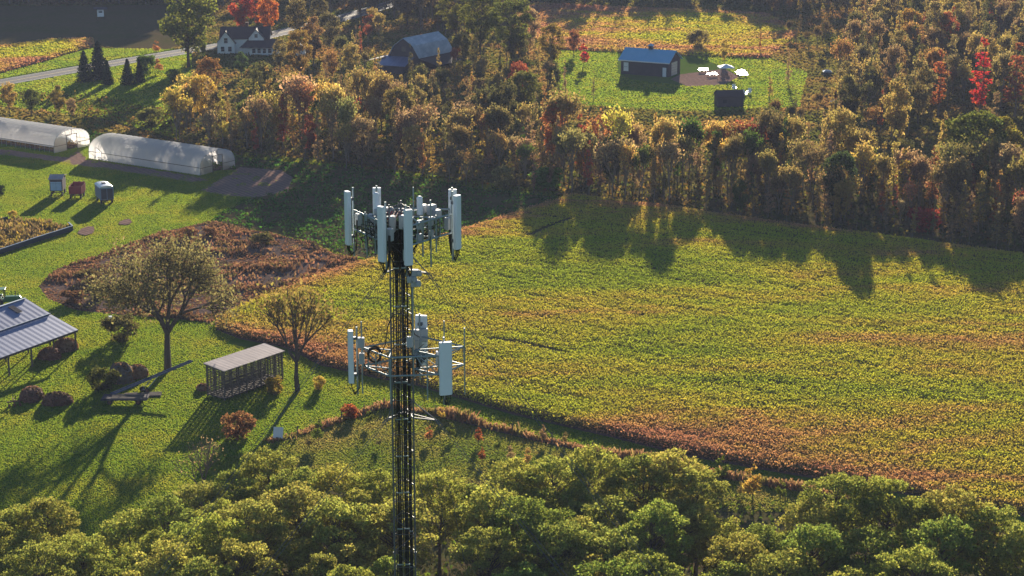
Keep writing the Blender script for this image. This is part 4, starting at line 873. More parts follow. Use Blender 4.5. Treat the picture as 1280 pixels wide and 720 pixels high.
heap('hay_heap', G(62, 447), 3.0, 2.6, 1.2, M['rust'], 'darker brown heap deeper under the pole barn', 'pile', 6)
heap('hay_heap', G(254, 487), 1.6, 1.4, 0.7, M['hay'], 'small tan heap at the left corner of the slatted crib', 'pile', 7)
# rusty implement on the lawn
r = empty('plough', G(18, 507), 0.4, 'small rusty implement standing on the lawn at left edge', 'farm implement')
b = MB(); b.box((0, 0, 0.5), (1.6, 0.12, 0.12)); b.box((0, 0.5, 0.6), (0.1, 1.2, 0.1)); b.box((0.2, 0, 0.8), (0.1, 0.1, 0.7)); b.build('frame', M['rust'], r)
for t in (-0.6, 0, 0.6):
    b = MB(); b.tube((t, 0, 0.5), (t, -0.25, 0.05), 0.05); b.box((t, -0.3, 0.15), (0.08, 0.4, 0.3), 0.4); b.build('share', M['rust'], r)
# tractor, upper left edge
r = empty('tractor', G(6, 384), 0.15, 'green tractor with a yellow wheel rim, cut off at left edge', 'tractor')
b = MB(); b.box((1.1, 0, 1.15), (2.0, 0.75, 0.75)); b.box((2.15, 0, 1.05), (0.2, 0.7, 0.6)); b.build('hood', M['green_paint'], r, 0.08)
b = MB(); b.box((-0.5, 0, 0.95), (1.4, 0.8, 0.5)); b.build('body', M['green_paint'], r, 0.05)
b = MB()
for s_ in (-1, 1): b.box((-0.9, s_*0.75, 1.55), (1.3, 0.4, 0.12))
b.build('fender', M['green_paint'], r, 0.03)
b = MB(); 
for sx in (-1.2, 0.1):
    for sy in (-0.6, 0.6): b.tube((sx, sy, 1.2), (sx*0.95, sy*0.9, 2.5), 0.05)
b.build('cab_post', M['dark_wall'], r)
b = MB(); b.box((-0.55, 0, 2.55), (1.6, 1.4, 0.12)); b.build('cab_roof', M['green_paint'], r, 0.03)
b = MB(); b.box((-0.8, 0, 1.35), (0.5, 0.5, 0.12)); b.box((-1.05, 0, 1.6), (0.1, 0.5, 0.5)); b.build('seat', M['yellow_paint'], r)
b = MB(); b.tube((1.5, 0.2, 1.5), (1.5, 0.2, 2.2), 0.05); b.build('exhaust', M['rust'], r)
for s_ in (-1, 1): wheel(r, -0.85, s_*0.85, 0.8, 0.4, rim='yellow_paint'); wheel(r, 1.7, s_*0.65, 0.45, 0.25, rim='yellow_paint')

# ------------------------------------------------------------------ slatted corn crib
M['crib_wood'] = solid('dark_weathered_slats', (0.105, 0.088, 0.078), 0.9, 0, 0.4, 2.5, spec=0.1)
E_ = G(280, 464, 3.6); e = np.array([0.60101, 0.79924, 0]); r = empty('corn_crib', (E_[0], E_[1], 0), math.atan2(e[1], e[0]), 'long slatted wooden corn crib with sloping galvanised roof', 'crib')
LC = 10.0; WC = 3.3
s_ = MB(); s_.slab([(0, 0, 3.6), (LC, 0, 3.6), (LC, WC, 3.95), (0, WC, 3.95)], 0.06); s_.build('roof', M['crib_roof'], r)
for x_ in np.linspace(0.25, LC-0.25, 9):
    for y_, z_ in ((0.3, 3.62), (WC-0.3, 3.85)):
        s_ = MB(); s_.box((x_, y_, z_/2), (0.13, 0.13, z_)); s_.build('post', M['wood'], r)
for y_, zt in ((0.2, 3.45), (WC-0.2, 3.8)):
    s_ = MB()
    for z_ in np.arange(0.3, zt, 0.2): s_.box((LC/2, y_, z_+RS.uniform(-.015, .015)), (LC-0.3, 0.03, 0.10))
    s_.build('slat_wall', M['crib_wood'], r)
for x_ in (0.17, LC-0.17):
    s_ = MB()
    for z_ in np.arange(0.3, 3.55, 0.2): s_.box((x_, WC/2, z_), (0.03, WC-0.4, 0.10))
    s_.build('slat_wall', M['crib_wood'], r)
s_ = MB(); s_.box((LC/2, WC/2, 0.25), (LC-.3, WC-.5, 0.12)); s_.build('floor', M['wood'], r)
s_ = MB()
for x_ in np.linspace(0.1, LC-0.1, 9): s_.slab([(x_-.05, 0.03, 3.55), (x_+.05, 0.03, 3.55), (x_+.05, WC-.03, 3.88), (x_-.05, WC-.03, 3.88)], 0.12)
s_.build('rafters', M['wood'], r)
heapc = heap('crate', G(345, 488), 1.4, 1.2, 0.8, M['wood'], 'small dark pile against the right foot of the slatted crib', 'pile', 9)

# conveyor and flat trailer
M['conveyor_blue'] = solid('dull_blue_paint', (0.09, 0.13, 0.22), 0.85, 0, 0.25, 2, spec=0.1)
a = G(139, 493, 0.7); b_ = G(240, 451, 2.6); r = empty('bale_conveyor', (a[0], a[1], 0), math.atan2(b_[1]-a[1], b_[0]-a[0]), 'long tilted dark blue bale conveyor pointing at the big tree', 'conveyor')
Lh = np.hypot(b_[0]-a[0], b_[1]-a[1]); an = math.atan2(1.9, Lh); Ls = math.hypot(Lh, 1.9); Rm = Matrix.Rotation(-an, 3, 'Y')
def onc(x_, y_, z_): return Vector((0, 0, 0.7))+Rm@Vector((x_, y_, z_))
b = MB(); b.box(onc(Ls/2, 0, 0), (Ls, 0.36, 0.05), M=Rm); b.build('belt', M['rubber'], r)
for s_ in (-1, 1):
    b = MB(); b.box(onc(Ls/2, s_*0.2, 0.02), (Ls, 0.05, 0.2), M=Rm); b.build('side_rail', M['conveyor_blue'], r)
b = MB(); b.tube(onc(Ls*.55, -.35, 0), (Lh*0.4, -0.4, 0.35), 0.04); b.tube(onc(Ls*.55, .35, 0), (Lh*0.4, 0.4, 0.35), 0.04); b.tube((Lh*.4, -.5, .35), (Lh*.4, .5, .35), .05); b.build('leg_frame', M['blue_grey'], r)
for s_ in (-1, 1): wheel(r, Lh*0.4, s_*0.5, 0.35, 0.14, rim='rust')
b = MB(); b.box(onc(0.1, 0, -0.25), (0.5, 0.5, 0.4)); b.build('motor_box', M['rust'], r)
r = empty('flatbed_trailer', G(157, 503), 0.0, 'low dark flat trailer with planks below the conveyor', 'trailer')
b = MB(); b.box((0, 0, 0.6), (5.2, 2.0, 0.14)); b.box((0, -0.95, 0.72), (5.2, 0.08, 0.1)); b.build('deck', M['dark_wall'], r)
for t in (-0.6, -0.1, 0.45):
    b = MB(); b.box((0.3, t, 0.74), (3.6, 0.22, 0.1), 0.03*t); b.build('plank', M['wood'], r)
for s_ in (-1, 1): 
    for t in (-1.6, 1.6): wheel(r, t, s_*0.85, 0.32, 0.2, rim='rust')
r = empty('plank_stack', G(178, 496), 0.06, 'thin stack of grey timber just behind the flat trailer', 'timber')
for i, t in enumerate((0, 0.35, 0.7)):
    b = MB(); b.box((0, t, 0.12+0.03*i), (4.2, 0.25, 0.2), 0.03*i); b.build('timber', M['wood'], r)
# white panel
r = empty('notice_board', G(348, 549), 0.12, 'blank white square board standing at the end of the fence line', 'board')
b = MB(); b.box((0, 0, 0.75), (1.05, 0.05, 1.2), M=Matrix.Rotation(-0.35, 3, 'X')@Matrix.Rotation(0.1, 3, 'Y')); b.build('panel', M['white'], r)
for s_ in (-0.4, 0.4):
    b = MB(); b.box((s_, 0.12, 0.45), (0.07, 0.07, 0.9)); b.build('post', M['wood'], r)
r = empty('white_bucket', G(138, 401), 0, 'small white bucket at the rim of the fallow patch', 'bucket')
b = MB(); b.tube((0, 0, 0), (0, 0, 0.55), 0.26, 0.32, n=14); b.build('bucket_body', M['white_plastic'], r)
b = MB(); b.tube((0, 0, 0.55), (0, 0, 0.6), 0.35, n=14); b.build('lid', M['white_plastic'], r)
# fence posts along the old line
for px, py in [(372,545),(400,536),(427,526),(455,518),(480,509),(515,512),(545,518),(590,530),(640,542),(690,554),(740,565),(800,577),(860,589),(920,599),(980,609)]:
    o = MB().box((0, 0, 0.55), (0.1, 0.1, 1.1)).tube((0, 0, 1.1), (0, 0, 1.16), 0.06, 0.02).build('fence_post', M['wood']); o.location = tuple(G(px, py)); o.rotation_euler = (RS.normal(0, .05), RS.normal(0, .05), RS.uniform(0, 1))
    side = 'left of the tower' if px < 497 else ('right of the tower before the bean field' if px < 760 else 'beside the gap right of the near wood')
    tag(o, 'weathered grey fence post in dead grass, '+side, 'fence post', 'fence posts '+side)

# ------------------------------------------------------------------ buildings
def frame_from(a, b): return math.atan2(b[1]-a[1], b[0]-a[0])
# blue-roofed metal shed: local x along the front eave, y = depth
A = G(776, 92); B = G(835, 96.5); r = empty('metal_shed', A, frame_from(A, B), 'dark metal shed with bright blue roof and pale overhead door', 'shed')
LS = float(np.linalg.norm(B-A)); WS = 7.2; HW = 3.5; HR = 5.6
w_ = MB(); w_.extrude_x([(0, 0), (WS, 0), (WS, HW), (WS/2, HR-0.15), (0, HW)], 0, LS); w_.build('wall', M['dark_wall'], r)
rf = MB(); rf.slab([(-0.5, -0.5, HW-0.25), (LS+0.5, -0.5, HW-0.25), (LS+0.5, WS/2, HR+.05), (-0.5, WS/2, HR+.05)], 0.1); rf.slab([(-0.5, WS+0.5, HW-0.25), (LS+0.5, WS+0.5, HW-0.25), (LS+0.5, WS/2+.002, HR+.05), (-0.5, WS/2+.002, HR+.05)], 0.1)
rfo = rf.build('roof', M['blue_roof'], r)
c = MB(); c.box((LS*0.5, WS/2, HR+0.35), (0.9, 0.9, 0.8)); c.build('cupola', M['dark_wall'], rfo, 0.02)
c = MB(); c.add([(LS*.5-.7, WS/2-.7, HR+.75), (LS*.5+.7, WS/2-.7, HR+.75), (LS*.5+.7, WS/2+.7, HR+.75), (LS*.5-.7, WS/2+.7, HR+.75), (LS*.5, WS/2, HR+1.35)], [(0, 3, 2, 1), (0, 1, 4), (1, 2, 4), (2, 3, 4), (3, 0, 4)]); c.build('cupola_roof', M['light_blue'], rfo)
c = MB(); c.box((LS/2, -0.56, HW-0.33), (LS+1, 0.1, 0.22)); c.build('gutter', M['white'], r)
c = MB(); c.box((LS+0.03, WS*0.5, 1.5), (0.06, 3.4, 3.0)); d_ = c.build('overhead_door', M['silver'], r)
c = MB()
for z_ in (0.6, 1.2, 1.8, 2.4): c.box((LS+0.07, WS*0.5, z_), (0.02, 3.36, 0.03))
c.build('door_joint', M['dark_wall'], d_)
c = MB(); c.box((LS-0.9, -0.03, 1.05), (0.9, 0.06, 2.1)); c.build('side_door', M['white'], r)
c = MB(); c.box((1.3, -0.03, 1.7), (1.2, 0.06, 2.0)); wn = c.build('window', M['white'], r)
c = MB(); c.box((1.3, -0.065, 1.7), (0.9, 0.02, 0.05)); c.build('window_bar', M['dark_wall'], wn)
# patio things beside it
def canopy(px, py, lb):
    r_ = empty('canopy', G(px, py), 0.1, lb, 'canopy'); b_ = MB(); s_ = 1.7
    b_.add([(-s_, -s_, 2.1), (s_, -s_, 2.1), (s_, s_, 2.1), (-s_, s_, 2.1), (0, 0, 2.75), (-s_, -s_, 1.95), (s_, -s_, 1.95), (s_, s_, 1.95), (-s_, s_, 1.95)], [(0, 1, 4), (1, 2, 4), (2, 3, 4), (3, 0, 4), (0, 5, 6, 1), (1, 6, 7, 2), (2, 7, 8, 3), (3, 8, 5, 0)]); b_.build('canopy_top', M['white_plastic'], r_)
    for sx in (-1, 1):
        for sy in (-1, 1):
            b_ = MB(); b_.tube((sx*1.62, sy*1.62, 0), (sx*1.62, sy*1.62, 2.05), 0.04); b_.build('leg', M['silver'], r_)
canopy(907, 95, 'white square canopy on poles right of the blue-roofed shed')
def picnic(px, py, rz, lb):
    r_ = empty('picnic_table', G(px, py), rz, lb, 'picnic table', 'white picnic tables by the canopy')
    b_ = MB(); b_.box((0, 0, 0.78), (2.2, 0.85, 0.07)); b_.build('tabletop', M['white_plastic'], r_)
    for s_ in (-1, 1):
        b_ = MB(); b_.box((0, s_*0.75, 0.45), (2.2, 0.32, 0.06)); b_.build('seat', M['white_plastic'], r_)
    for t in (-0.8, 0.8):
        b_ = MB(); b_.box((t, 0, 0.42), (0.09, 1.7, 0.09)); b_.tube((t, -0.7, 0), (t, -0.25, 0.76), 0.045); b_.tube((t, 0.7, 0), (t, 0.25, 0.76), 0.045); b_.build('leg_frame', M['silver'], r_)
picnic(879, 90, 0.1, 'white picnic table left of the white canopy on the gravel'); picnic(890, 95.5, 0.5, 'second white picnic table left of the canopy, nearest it'); picnic(926, 92, 0.9, 'white picnic table right of the white canopy, further from camera'); picnic(928, 95.5, 0.2, 'white picnic table right of the white canopy, nearer')
def chair(px, py, rz, lb):
    r_ = empty('garden_chair', G(px, py), rz, lb, 'chair'); b_ = MB(); b_.box((0, 0, 0.42), (0.8, 0.75, 0.08)); b_.build('seat', M['white_plastic'], r_)
    b_ = MB(); b_.box((0, 0.45, 0.85), (0.8, 0.08, 0.95), M=Matrix.Rotation(-0.3, 3, 'X')); b_.build('backrest', M['white_plastic'], r_)
    for sx in (-1, 1):
        b_ = MB(); b_.box((sx*0.42, 0, 0.66), (0.12, 0.8, 0.05)); b_.build('armrest', M['white_plastic'], r_)
        for sy in (-1, 1): b_ = MB(); b_.box((sx*.36, sy*.33, .19), (.07, .07, .38)); b_.build('leg', M['white_plastic'], r_)
chair(931, 120, 0.6, 'white garden chair below the canopy, right one'); chair(936, 118, -0.5, 'white garden chair below the canopy, far right one'); chair(918, 113, 0.2, 'single white garden chair above the dark shed roof')
# dark low shed roof near chairs
r = empty('garden_shed', G(897, 134), 0.12, 'low dark-roofed shed in the trees below the white canopy', 'shed')
w_ = MB(); w_.extrude_x([(0, 0), (3.4, 0), (3.4, 2.2), (1.7, 3.2), (0, 2.2)], 0, 5.5); w_.build('wall', M['dark_wall'], r)
rf = MB(); rf.slab([(-0.2, -0.3, 2.1), (5.7, -0.3, 2.1), (5.7, 1.7, 3.3), (-0.2, 1.7, 3.3)], 0.08); rf.slab([(-0.2, 3.7, 2.1), (5.7, 3.7, 2.1), (5.7, 1.702, 3.3), (-0.2, 1.702, 3.3)], 0.08); rf.build('roof', M['shingle'], r)
c = MB(); c.box((1.5, -0.03, 1.2), (0.8, 0.06, 0.7)); c.build('window', M['glass'], r)
# white tarped things in the right yard
for i, (px, py, s_, lb) in enumerate([(1034, 94, 1.3, 'white tarp-covered stack beyond the right yard'), (1043, 132, 1.0, 'white tarp-covered crate, left of a close pair'), (1053, 134, 1.1, 'white tarp-covered crate, right of a close pair')]):
    r = empty('covered_stack', G(px, py), 0.3*i, lb, 'covered stack'); b = MB(); b.box((0, 0, 0.5), (s_*1.3, s_, 1.0)); b.build('crate', M['wood'], r, 0.03)
    b = MB(); b.add([(-.8*s_, -.62*s_, .85), (.8*s_, -.62*s_, .8), (.8*s_, .62*s_, .9), (-.8*s_, .62*s_, .85), (-.3*s_, 0, 1.3), (.4*s_, .05, 1.22)], [(0, 1, 5, 4), (1, 2, 5), (2, 3, 4, 5), (3, 0, 4), (0, 3, 2, 1)]); b.build('tarp', M['white_plastic'], r)

# white house with two gables
A = G(272, 68); r = empty('farmhouse', A, 0.03, 'white farmhouse with dark roof and two white gables by the road', 'house'); r.scale = (0.92, 0.92, 0.82)
def gable(parent, x0, x1, y0, y1, hw, hr, name='gable_wing', axis='y'):
    """wing whose gable faces -y"""
    w_ = MB(); xm = (x0+x1)/2
    P = [(x0, 0), (x1, 0), (x1, hw), (xm, hr), (x0, hw)]
    w_.add([(x_, y0, z_) for x_, z_ in P]+[(x_, y1, z_) for x_, z_ in P], [tuple(range(5)), (9, 8, 7, 6, 5)]+[(i, 5+i, 5+(i+1) % 5, (i+1) % 5) for i in range(5)])
    o_ = w_.build(name, M['white'], parent)
    q = MB(); sl_ = (hr-hw)/(xm-x0); ov = 0.4
    for sx, xe in ((-1, x0-ov), (1, x1+ov)):
        ze = hw-sl_*ov+0.12; q.slab([(xe, y0-0.35, ze), (xm+sx*0.002, y0-0.35, hr+0.12), (xm+sx*0.002, y1, hr+0.12), (xe, y1, ze)], 0.1)
    q.build('roof', M['shingle'], o_); return o_
w_ = MB(); w_.extrude_x([(1.2, 0), (8.5, 0), (8.5, 4.6), (4.85, 7.4), (1.2, 4.6)], 0.8, 13.5); mb0 = w_.build('main_wall', M['white'], r)
q = MB(); q.slab([(0.4, 0.8, 4.45), (13.9, 0.8, 4.45), (13.9, 4.85, 7.6), (0.4, 4.85, 7.6)], 0.12); q.slab([(0.4, 8.9, 4.45), (13.9, 8.9, 4.45), (13.9, 4.852, 7.6), (0.4, 4.852, 7.6)], 0.12); ro = q.build('main_roof', M['shingle'], r)
q = MB(); q.box((7.5, 5.2, 8.0), (0.8, 0.8, 1.6)); q.build('chimney', M['rust'], ro, 0.02)
gable(r, 0.0, 4.6, 0.0, 5.0, 3.6, 6.8); gable(r, 8.3, 12.3, 0.6, 5.0, 4.8, 7.3)
q = MB(); q.slab([(6.2, -3.6, 2.5), (16.6, -3.6, 2.5), (15.8, 1.5, 4.4), (8.2, 1.5, 4.4)], 0.12); q.build('porch_roof', M['shingle'], r)
q = MB(); q.box((12.6, -0.8, 1.3), (7.6, 3.9, 2.6)); q.build('porch_wall', M['white'], r)
def windowp(par, x_, y_, z_, w2, h2):
    fr = MB(); fr.box((x_, y_, z_), (w2+0.24, 0.08, h2+0.24)); f_ = fr.build('window', M['white'], par); pn = MB(); pn.box((x_, y_-0.05, z_), (w2, 0.03, h2)); pn.build('pane', M['glass'], f_)
    br = MB(); br.box((x_, y_-0.075, z_), (w2, 0.02, 0.05)); br.build('sash_bar', M['white'], f_)
windowp(r, 2.3, -0.04, 4.1, 0.9, 1.5); windowp(r, 1.4, -0.04, 1.6, 0.9, 1.4); windowp(r, 3.3, -0.04, 1.6, 0.9, 1.4); windowp(r, 10.3, 0.56, 5.4, 0.8, 1.0)
for x_ in (9.9, 11.3, 12.7, 14.1, 15.4): windowp(r, x_, -2.79, 1.45, 0.85, 1.3)
q = MB(); q.box((8.3, -2.9, 1.0), (0.12, 0.12, 2.0)); q.box((6.6, -3.3, 1.25), (0.14, 0.14, 2.5)); q.box((7.6, -3.3, 1.25), (0.14, 0.14, 2.5)); q.build('porch_post', M['white'], r)
r = empty('garden_shed', G(370, 72), 0.05, 'tiny white outbuilding half hidden by the tan tree right of the farmhouse', 'shed')
gable(r, 0, 2.2, 0, 2.4, 2.3, 3.2, 'wall')

# gambrel barn
A = G(487, 88); B = G(516, 92.5); r = empty('gambrel_barn', A, frame_from(A, B)*0.55, 'old gambrel barn with pale metal roof and dark end wall', 'barn')
W2 = 7.6; P = [(0, 0), (W2, 0), (W2, 3.6), (W2*0.80, 6.0), (W2/2, 7.6), (W2*0.20, 6.0), (0, 3.6)]; Lg = 13.0
w_ = MB(); w_.add([(x_, 0, z_) for x_, z_ in P]+[(x_+2.2, Lg, z_) for x_, z_ in P], [tuple(range(7)), tuple(range(13, 6, -1))]+[(i, 7+i, 7+(i+1) % 7, (i+1) % 7) for i in range(7)]); w_.build('wall', M['dark_wall'], r)
q = MB(); rp = [(-0.35, 3.3), (W2*0.185, 6.1), (W2/2, 7.8), (W2*0.815, 6.1), (W2+0.35, 3.3)]
for (xa, za), (xb, zb) in zip(rp[:-1], rp[1:]): q.slab([(xa, -0.4, za), (xb, -0.4, zb), (xb+2.3, Lg+0.4, zb), (xa+2.3, Lg+0.4, za)], 0.1)
q.build('roof', M['old_roof'], r)
q = MB(); q.box((W2/2, -0.05, 1.6), (2.6, 0.1, 3.2)); q.build('barn_door', M['wood'], r)
q = MB(); q.box((W2/2, -0.05, 5.2), (1.1, 0.08, 1.2)); q.build('loft_door', M['wood'], r)
q = MB(); q.slab([(-1.0, -5.2, 2.0), (6.6, -5.2, 2.0), (6.6, -0.42, 3.5), (-1.0, -0.42, 3.5)], 0.1); lo = q.build('lean_to_roof', M['slate_roof'], r)
q = MB(); q.box((2.8, -4.9, 0.95), (7.2, 0.12, 1.9)); q.box((-0.75, -2.8, 1.1), (0.12, 4.2, 2.2)); q.build('lean_to_wall', M['dark_wall'], r)
q = MB(); q.slab([(-6.0, -2.0, 2.0), (-0.36, -2.0, 3.4), (-0.36, 6, 3.4), (-6.0, 6, 2.0)], 0.1); q.build('side_roof', M['shingle'], r)
for x_ in (-5.7, -3.0):
    q = MB(); q.box((x_, -1.7, 1.05), (0.18, 0.18, 2.1)); q.build('post', M['wood'], r)
q = MB(); q.slab([(W2+.36, -0.4, 3.3), (W2+5.0, -0.4, 1.9), (W2+7.2, Lg, 1.9), (W2+2.6, Lg, 3.3)], 0.1); q.build('lean_to_roof', M['shingle'], r)
r = empty('white_hut', G(477, 104), 0.1, 'tiny pale hut in front of the gambrel barn, left', 'hut'); q = MB(); q.extrude_x([(0, 0), (1.6, 0), (1.6, 2.0), (.8, 2.5), (0, 2.0)], 0, 1.6); q.build('wall', M['white'], r)
q = MB(); q.slab([(-.15, -.2, 1.95), (1.75, -.2, 1.95), (1.75, .8, 2.62), (-.15, .8, 2.62)], .06); q.slab([(-.15, 1.8, 1.95), (1.75, 1.8, 1.95), (1.75, .802, 2.62), (-.15, .802, 2.62)], .06); q.build('roof', M['shingle'], r)
# hunting blind in the shaded field
r = empty('hunting_blind', G(126, 24), 0.2, 'small white box blind with a dark top alone in the shaded field', 'blind')
b = MB(); b.box((0, 0, 1.7), (1.8, 1.8, 1.8)); b.build('cabin', M['white'], r, 0.03)
b = MB(); b.slab([(-1.9, -1.4, 3.0), (1.9, -1.4, 2.9), (1.9, 1.4, 3.1), (-1.9, 1.4, 3.2)], 0.1); b.build('roof', M['dark_wall'], r)
b = MB()
for sx in (-.8, .8):
    for sy in (-.8, .8): b.tube((sx*1.1, sy*1.1, 0), (sx, sy, 0.85), 0.05)
    b.tube((sx, -.9, 2.6), (sx*1.5, -1.3, 2.95), .04)
b.build('stand', M['wood'], r)
b = MB(); b.box((0, -0.92, 2.1), (1.0, 0.04, 0.4)); b.build('window', M['glass'], r)

# ------------------------------------------------------------------ the cell tower
TX = -4.02; TY = 70.0; TOP = 55.4; RL = 0.45     # leg circle radius
t = empty('cell_tower', (TX, TY, 0), 0, 'tall guyed steel lattice mast with cellular antennas and black cables', 'tower')
LA = [math.radians(a) for a in (210, -30, 90)]
legs = [(RL*math.cos(a), RL*math.sin(a)) for a in LA]
for x_, y_ in legs:
    b = MB(); b.tube((x_, y_, 0.3), (x_, y_, TOP), 0.032, n=8)
    for z_ in np.arange(6, TOP, 6): b.tube((x_, y_, z_-0.04), (x_, y_, z_+0.04), 0.055, n=8)
    b.build('leg', M['dark_steel'], t)
dg = MB(); zz = np.arange(0.5, TOP, 0.66)
for i, z_ in enumerate(zz):
    hz = MB()
    for j in range(3):
        a = legs[j]; c = legs[(j+1) % 3]; hz.tube((*a, z_), (*c, z_), 0.014, n=5)
        if z_+0.66 < TOP:
            p0, p1 = (a, c) if i % 2 else (c, a); dg.tube((*p0, z_), (*p1, z_+0.66), 0.011, n=4)
    hz.build('horizontal_brace', M['dark_steel'], t)
dg.build('diagonal_bracing', M['dark_steel'], t)
b = MB(); b.prism([(1.1*math.cos(a), 1.1*math.sin(a)) for a in np.linspace(0, 6.283, 13)[:-1]], 0, 0.3); b.build('base_slab', M['white'], t)
# coax runs
rc_ = np.random.RandomState(5)
cabs = [(-0.24, -0.14), (-0.18, -0.16), (-0.12, -0.17), (-0.20, -0.08), (-0.14, -0.10), (0.03, -0.19), (0.08, -0.18), (0.13, -0.19), (0.06, -0.12), (0.20, -0.12), (0.25, -0.15), (0.22, -0.06), (0.0, 0.1), (-0.07, 0.16), (0.1, 0.15), (0.28, -0.2), (-0.29, -0.2)]
for i, (x_, y_) in enumerate(cabs):
    top_ = TOP-0.6 if i % 5 else 49.5
    b = MB(); pts = [(x_+rc_.normal(0, .008), y_+rc_.normal(0, .008), z_) for z_ in np.linspace(0.4, top_, 46)]; b.path(pts, 0.021, 6); b.build('coax_cable', M['cable'], t)
for z_ in np.arange(1.2, TOP-0.5, 1.44):
    b = MB(); b.box((-0.17, -0.21, z_), (0.22, 0.03, 0.045)); b.box((0.1, -0.225, z_+.02), (0.2, 0.03, 0.045)); b.box((.24, -.2, z_-.1), (.12, .03, .04))
    b.build('cable_clamp', M['steel'], t)
b = MB()   # climbing rungs
for z_ in np.arange(1, TOP-.3, 0.36): b.tube((-0.07, 0.02, z_), (0.02, 0.02, z_), 0.012, n=4)
b.tube((-.07, .02, .5), (-.07, .02, TOP), .014, n=5); b.tube((.02, .02, .5), (.02, .02, TOP), .014, n=5); b.build('ladder', M['dark_steel'], t)
def zat(py, y_, xloc=0): return CAMH-(TY+y_)*math.tan(PITCH+math.atan((py-360)/F))
def panel(x_, y_, ztop, h_, w_, d_, out, nm='panel_antenna', rear_units=True):
    """out = heading of the outward face"""
    a = math.atan2(out[1], out[0]); pr = empty(nm, (x_, y_, ztop), a+math.pi/2); pr.parent = t
    # local: -y is outwards
    me_ = MB(); k = 8; prof = [(-w_/2, d_/2), (-w_/2, -d_*0.25), (-w_*0.38, -d_/2), (w_*0.38, -d_/2), (w_/2, -d_*0.25), (w_/2, d_/2)]
    me_.prism([(q_[0], q_[1]) for q_ in prof], -h_, 0); 
    body = me_.build('radome', M['radome'], pr, 0.012)
    pp = MB(); pp.tube((0, d_/2+0.14, -h_-0.45), (0, d_/2+0.14, 0.12), 0.035, n=8); pp.build('mounting_pipe', M['steel'], pr)
    for z_ in (-0.3, -h_+0.3):
        bb = MB(); bb.box((0, d_/2+0.07, z_), (0.16, 0.16, 0.1)); bb.build('bracket', M['dark_steel'], pr)
    cb = MB()
    for j in range(5):
        xx = -w_*0.35+j*w_*0.175; e_ = rc_.uniform(-.1, .1)
        cb.tube((xx, 0, -h_), (xx, 0, -h_-0.07), 0.022, n=6)
        cb.path([(xx, 0, -h_-0.06), (xx+e_*.4, 0.03, -h_-0.22), (xx*0.6+e_, 0.12, -h_-0.36-rc_.uniform(0, .12)), (xx*0.3+.05, d_/2+0.2, -h_-0.22), (0.05+0.02*j, d_/2+0.22, -h_+0.35), (0.04+.02*j, d_/2+.24, -h_+0.9)], 0.013, 5)
    cb.build('jumper_cables', M['cable'], pr)
    if rear_units:
        ru = MB(); ru.box((0, d_/2+0.34, -h_*0.55), (0.26, 0.2, 0.45)); ru.build('radio_unit', M['unit'], pr, 0.02)
    return pr
# note: panel is a part whose pieces are sub-parts
PA = {'A': (-1.97, 0.9, 239, (-0.88, -0.48)), 'C': (-0.58, -1.65, 258, (-0.62, -0.78)), 'D': (0.40, -2.18, 262, (0.45, -0.89)), 'E': (2.05, 0.20, 244, (0.80, -0.6)), 'B': (-0.94, 1.5, 234.5, (-0.05, 1)), 'F': (1.85, 1.22, 236.6, (0.05, 1))}
for kx, (x_, y_, py, out_) in PA.items(): panel(x_, y_, zat(py, y_), 2.0, 0.30, 0.17, out_, rear_units=kx in 'ACE')
# three two-rail sector frames with upright pipes
Z1 = 54.95; Z2 = 54.25
FR = [((-1.75, 0.85), (-0.42, -1.42)), ((0.30, -1.85), (1.82, 0.22)), ((1.75, 1.0), (-0.95, 1.25))]
for (xa, ya), (xb, yb) in FR:
    f = MB()
    for z_ in (Z1, Z2): f.tube((xa, ya, z_), (xb, yb, z_), 0.036, n=8)
    for s_ in (0.0, 0.25, 0.5, 0.75, 1.0): f.tube((xa+(xb-xa)*s_, ya+(yb-ya)*s_, Z2), (xa+(xb-xa)*s_, ya+(yb-ya)*s_, Z1), 0.02, n=6)
    mxx, myy = (xa+xb)/2, (ya+yb)/2; lg = min(legs, key=lambda l: math.hypot(l[0]-mxx, l[1]-myy))
    for s_ in (0.3, 0.7):
        for z_ in (Z1, Z2): f.tube((xa+(xb-xa)*s_, ya+(yb-ya)*s_, z_), (lg[0], lg[1], z_), 0.026, n=6)
        f.tube((xa+(xb-xa)*s_, ya+(yb-ya)*s_, Z1), (lg[0], lg[1], Z2), 0.018, n=6)
    f.build('sector_frame', M['steel'], t)
    for s_ in (0.36, 0.66):
        px_, py_ = xa+(xb-xa)*s_, ya+(yb-ya)*s_; f = MB(); f.tube((px_, py_, Z2-0.55), (px_, py_, Z1+0.12), 0.03, n=8); mp_ = f.build('mounting_pipe', M['steel'], t)
        for q in (0, 1):
            vx, vy = -px_, -py_; l_ = math.hypot(vx, vy); ux, uy = vx/l_, vy/l_
            f = MB(); f.box((px_+ux*0.2, py_+uy*0.2, Z1-0.12-q*0.5), (0.22, 0.15, 0.33), math.atan2(uy, ux)+math.pi/2); f.build('radio_unit', M['unit'], mp_, 0.02)
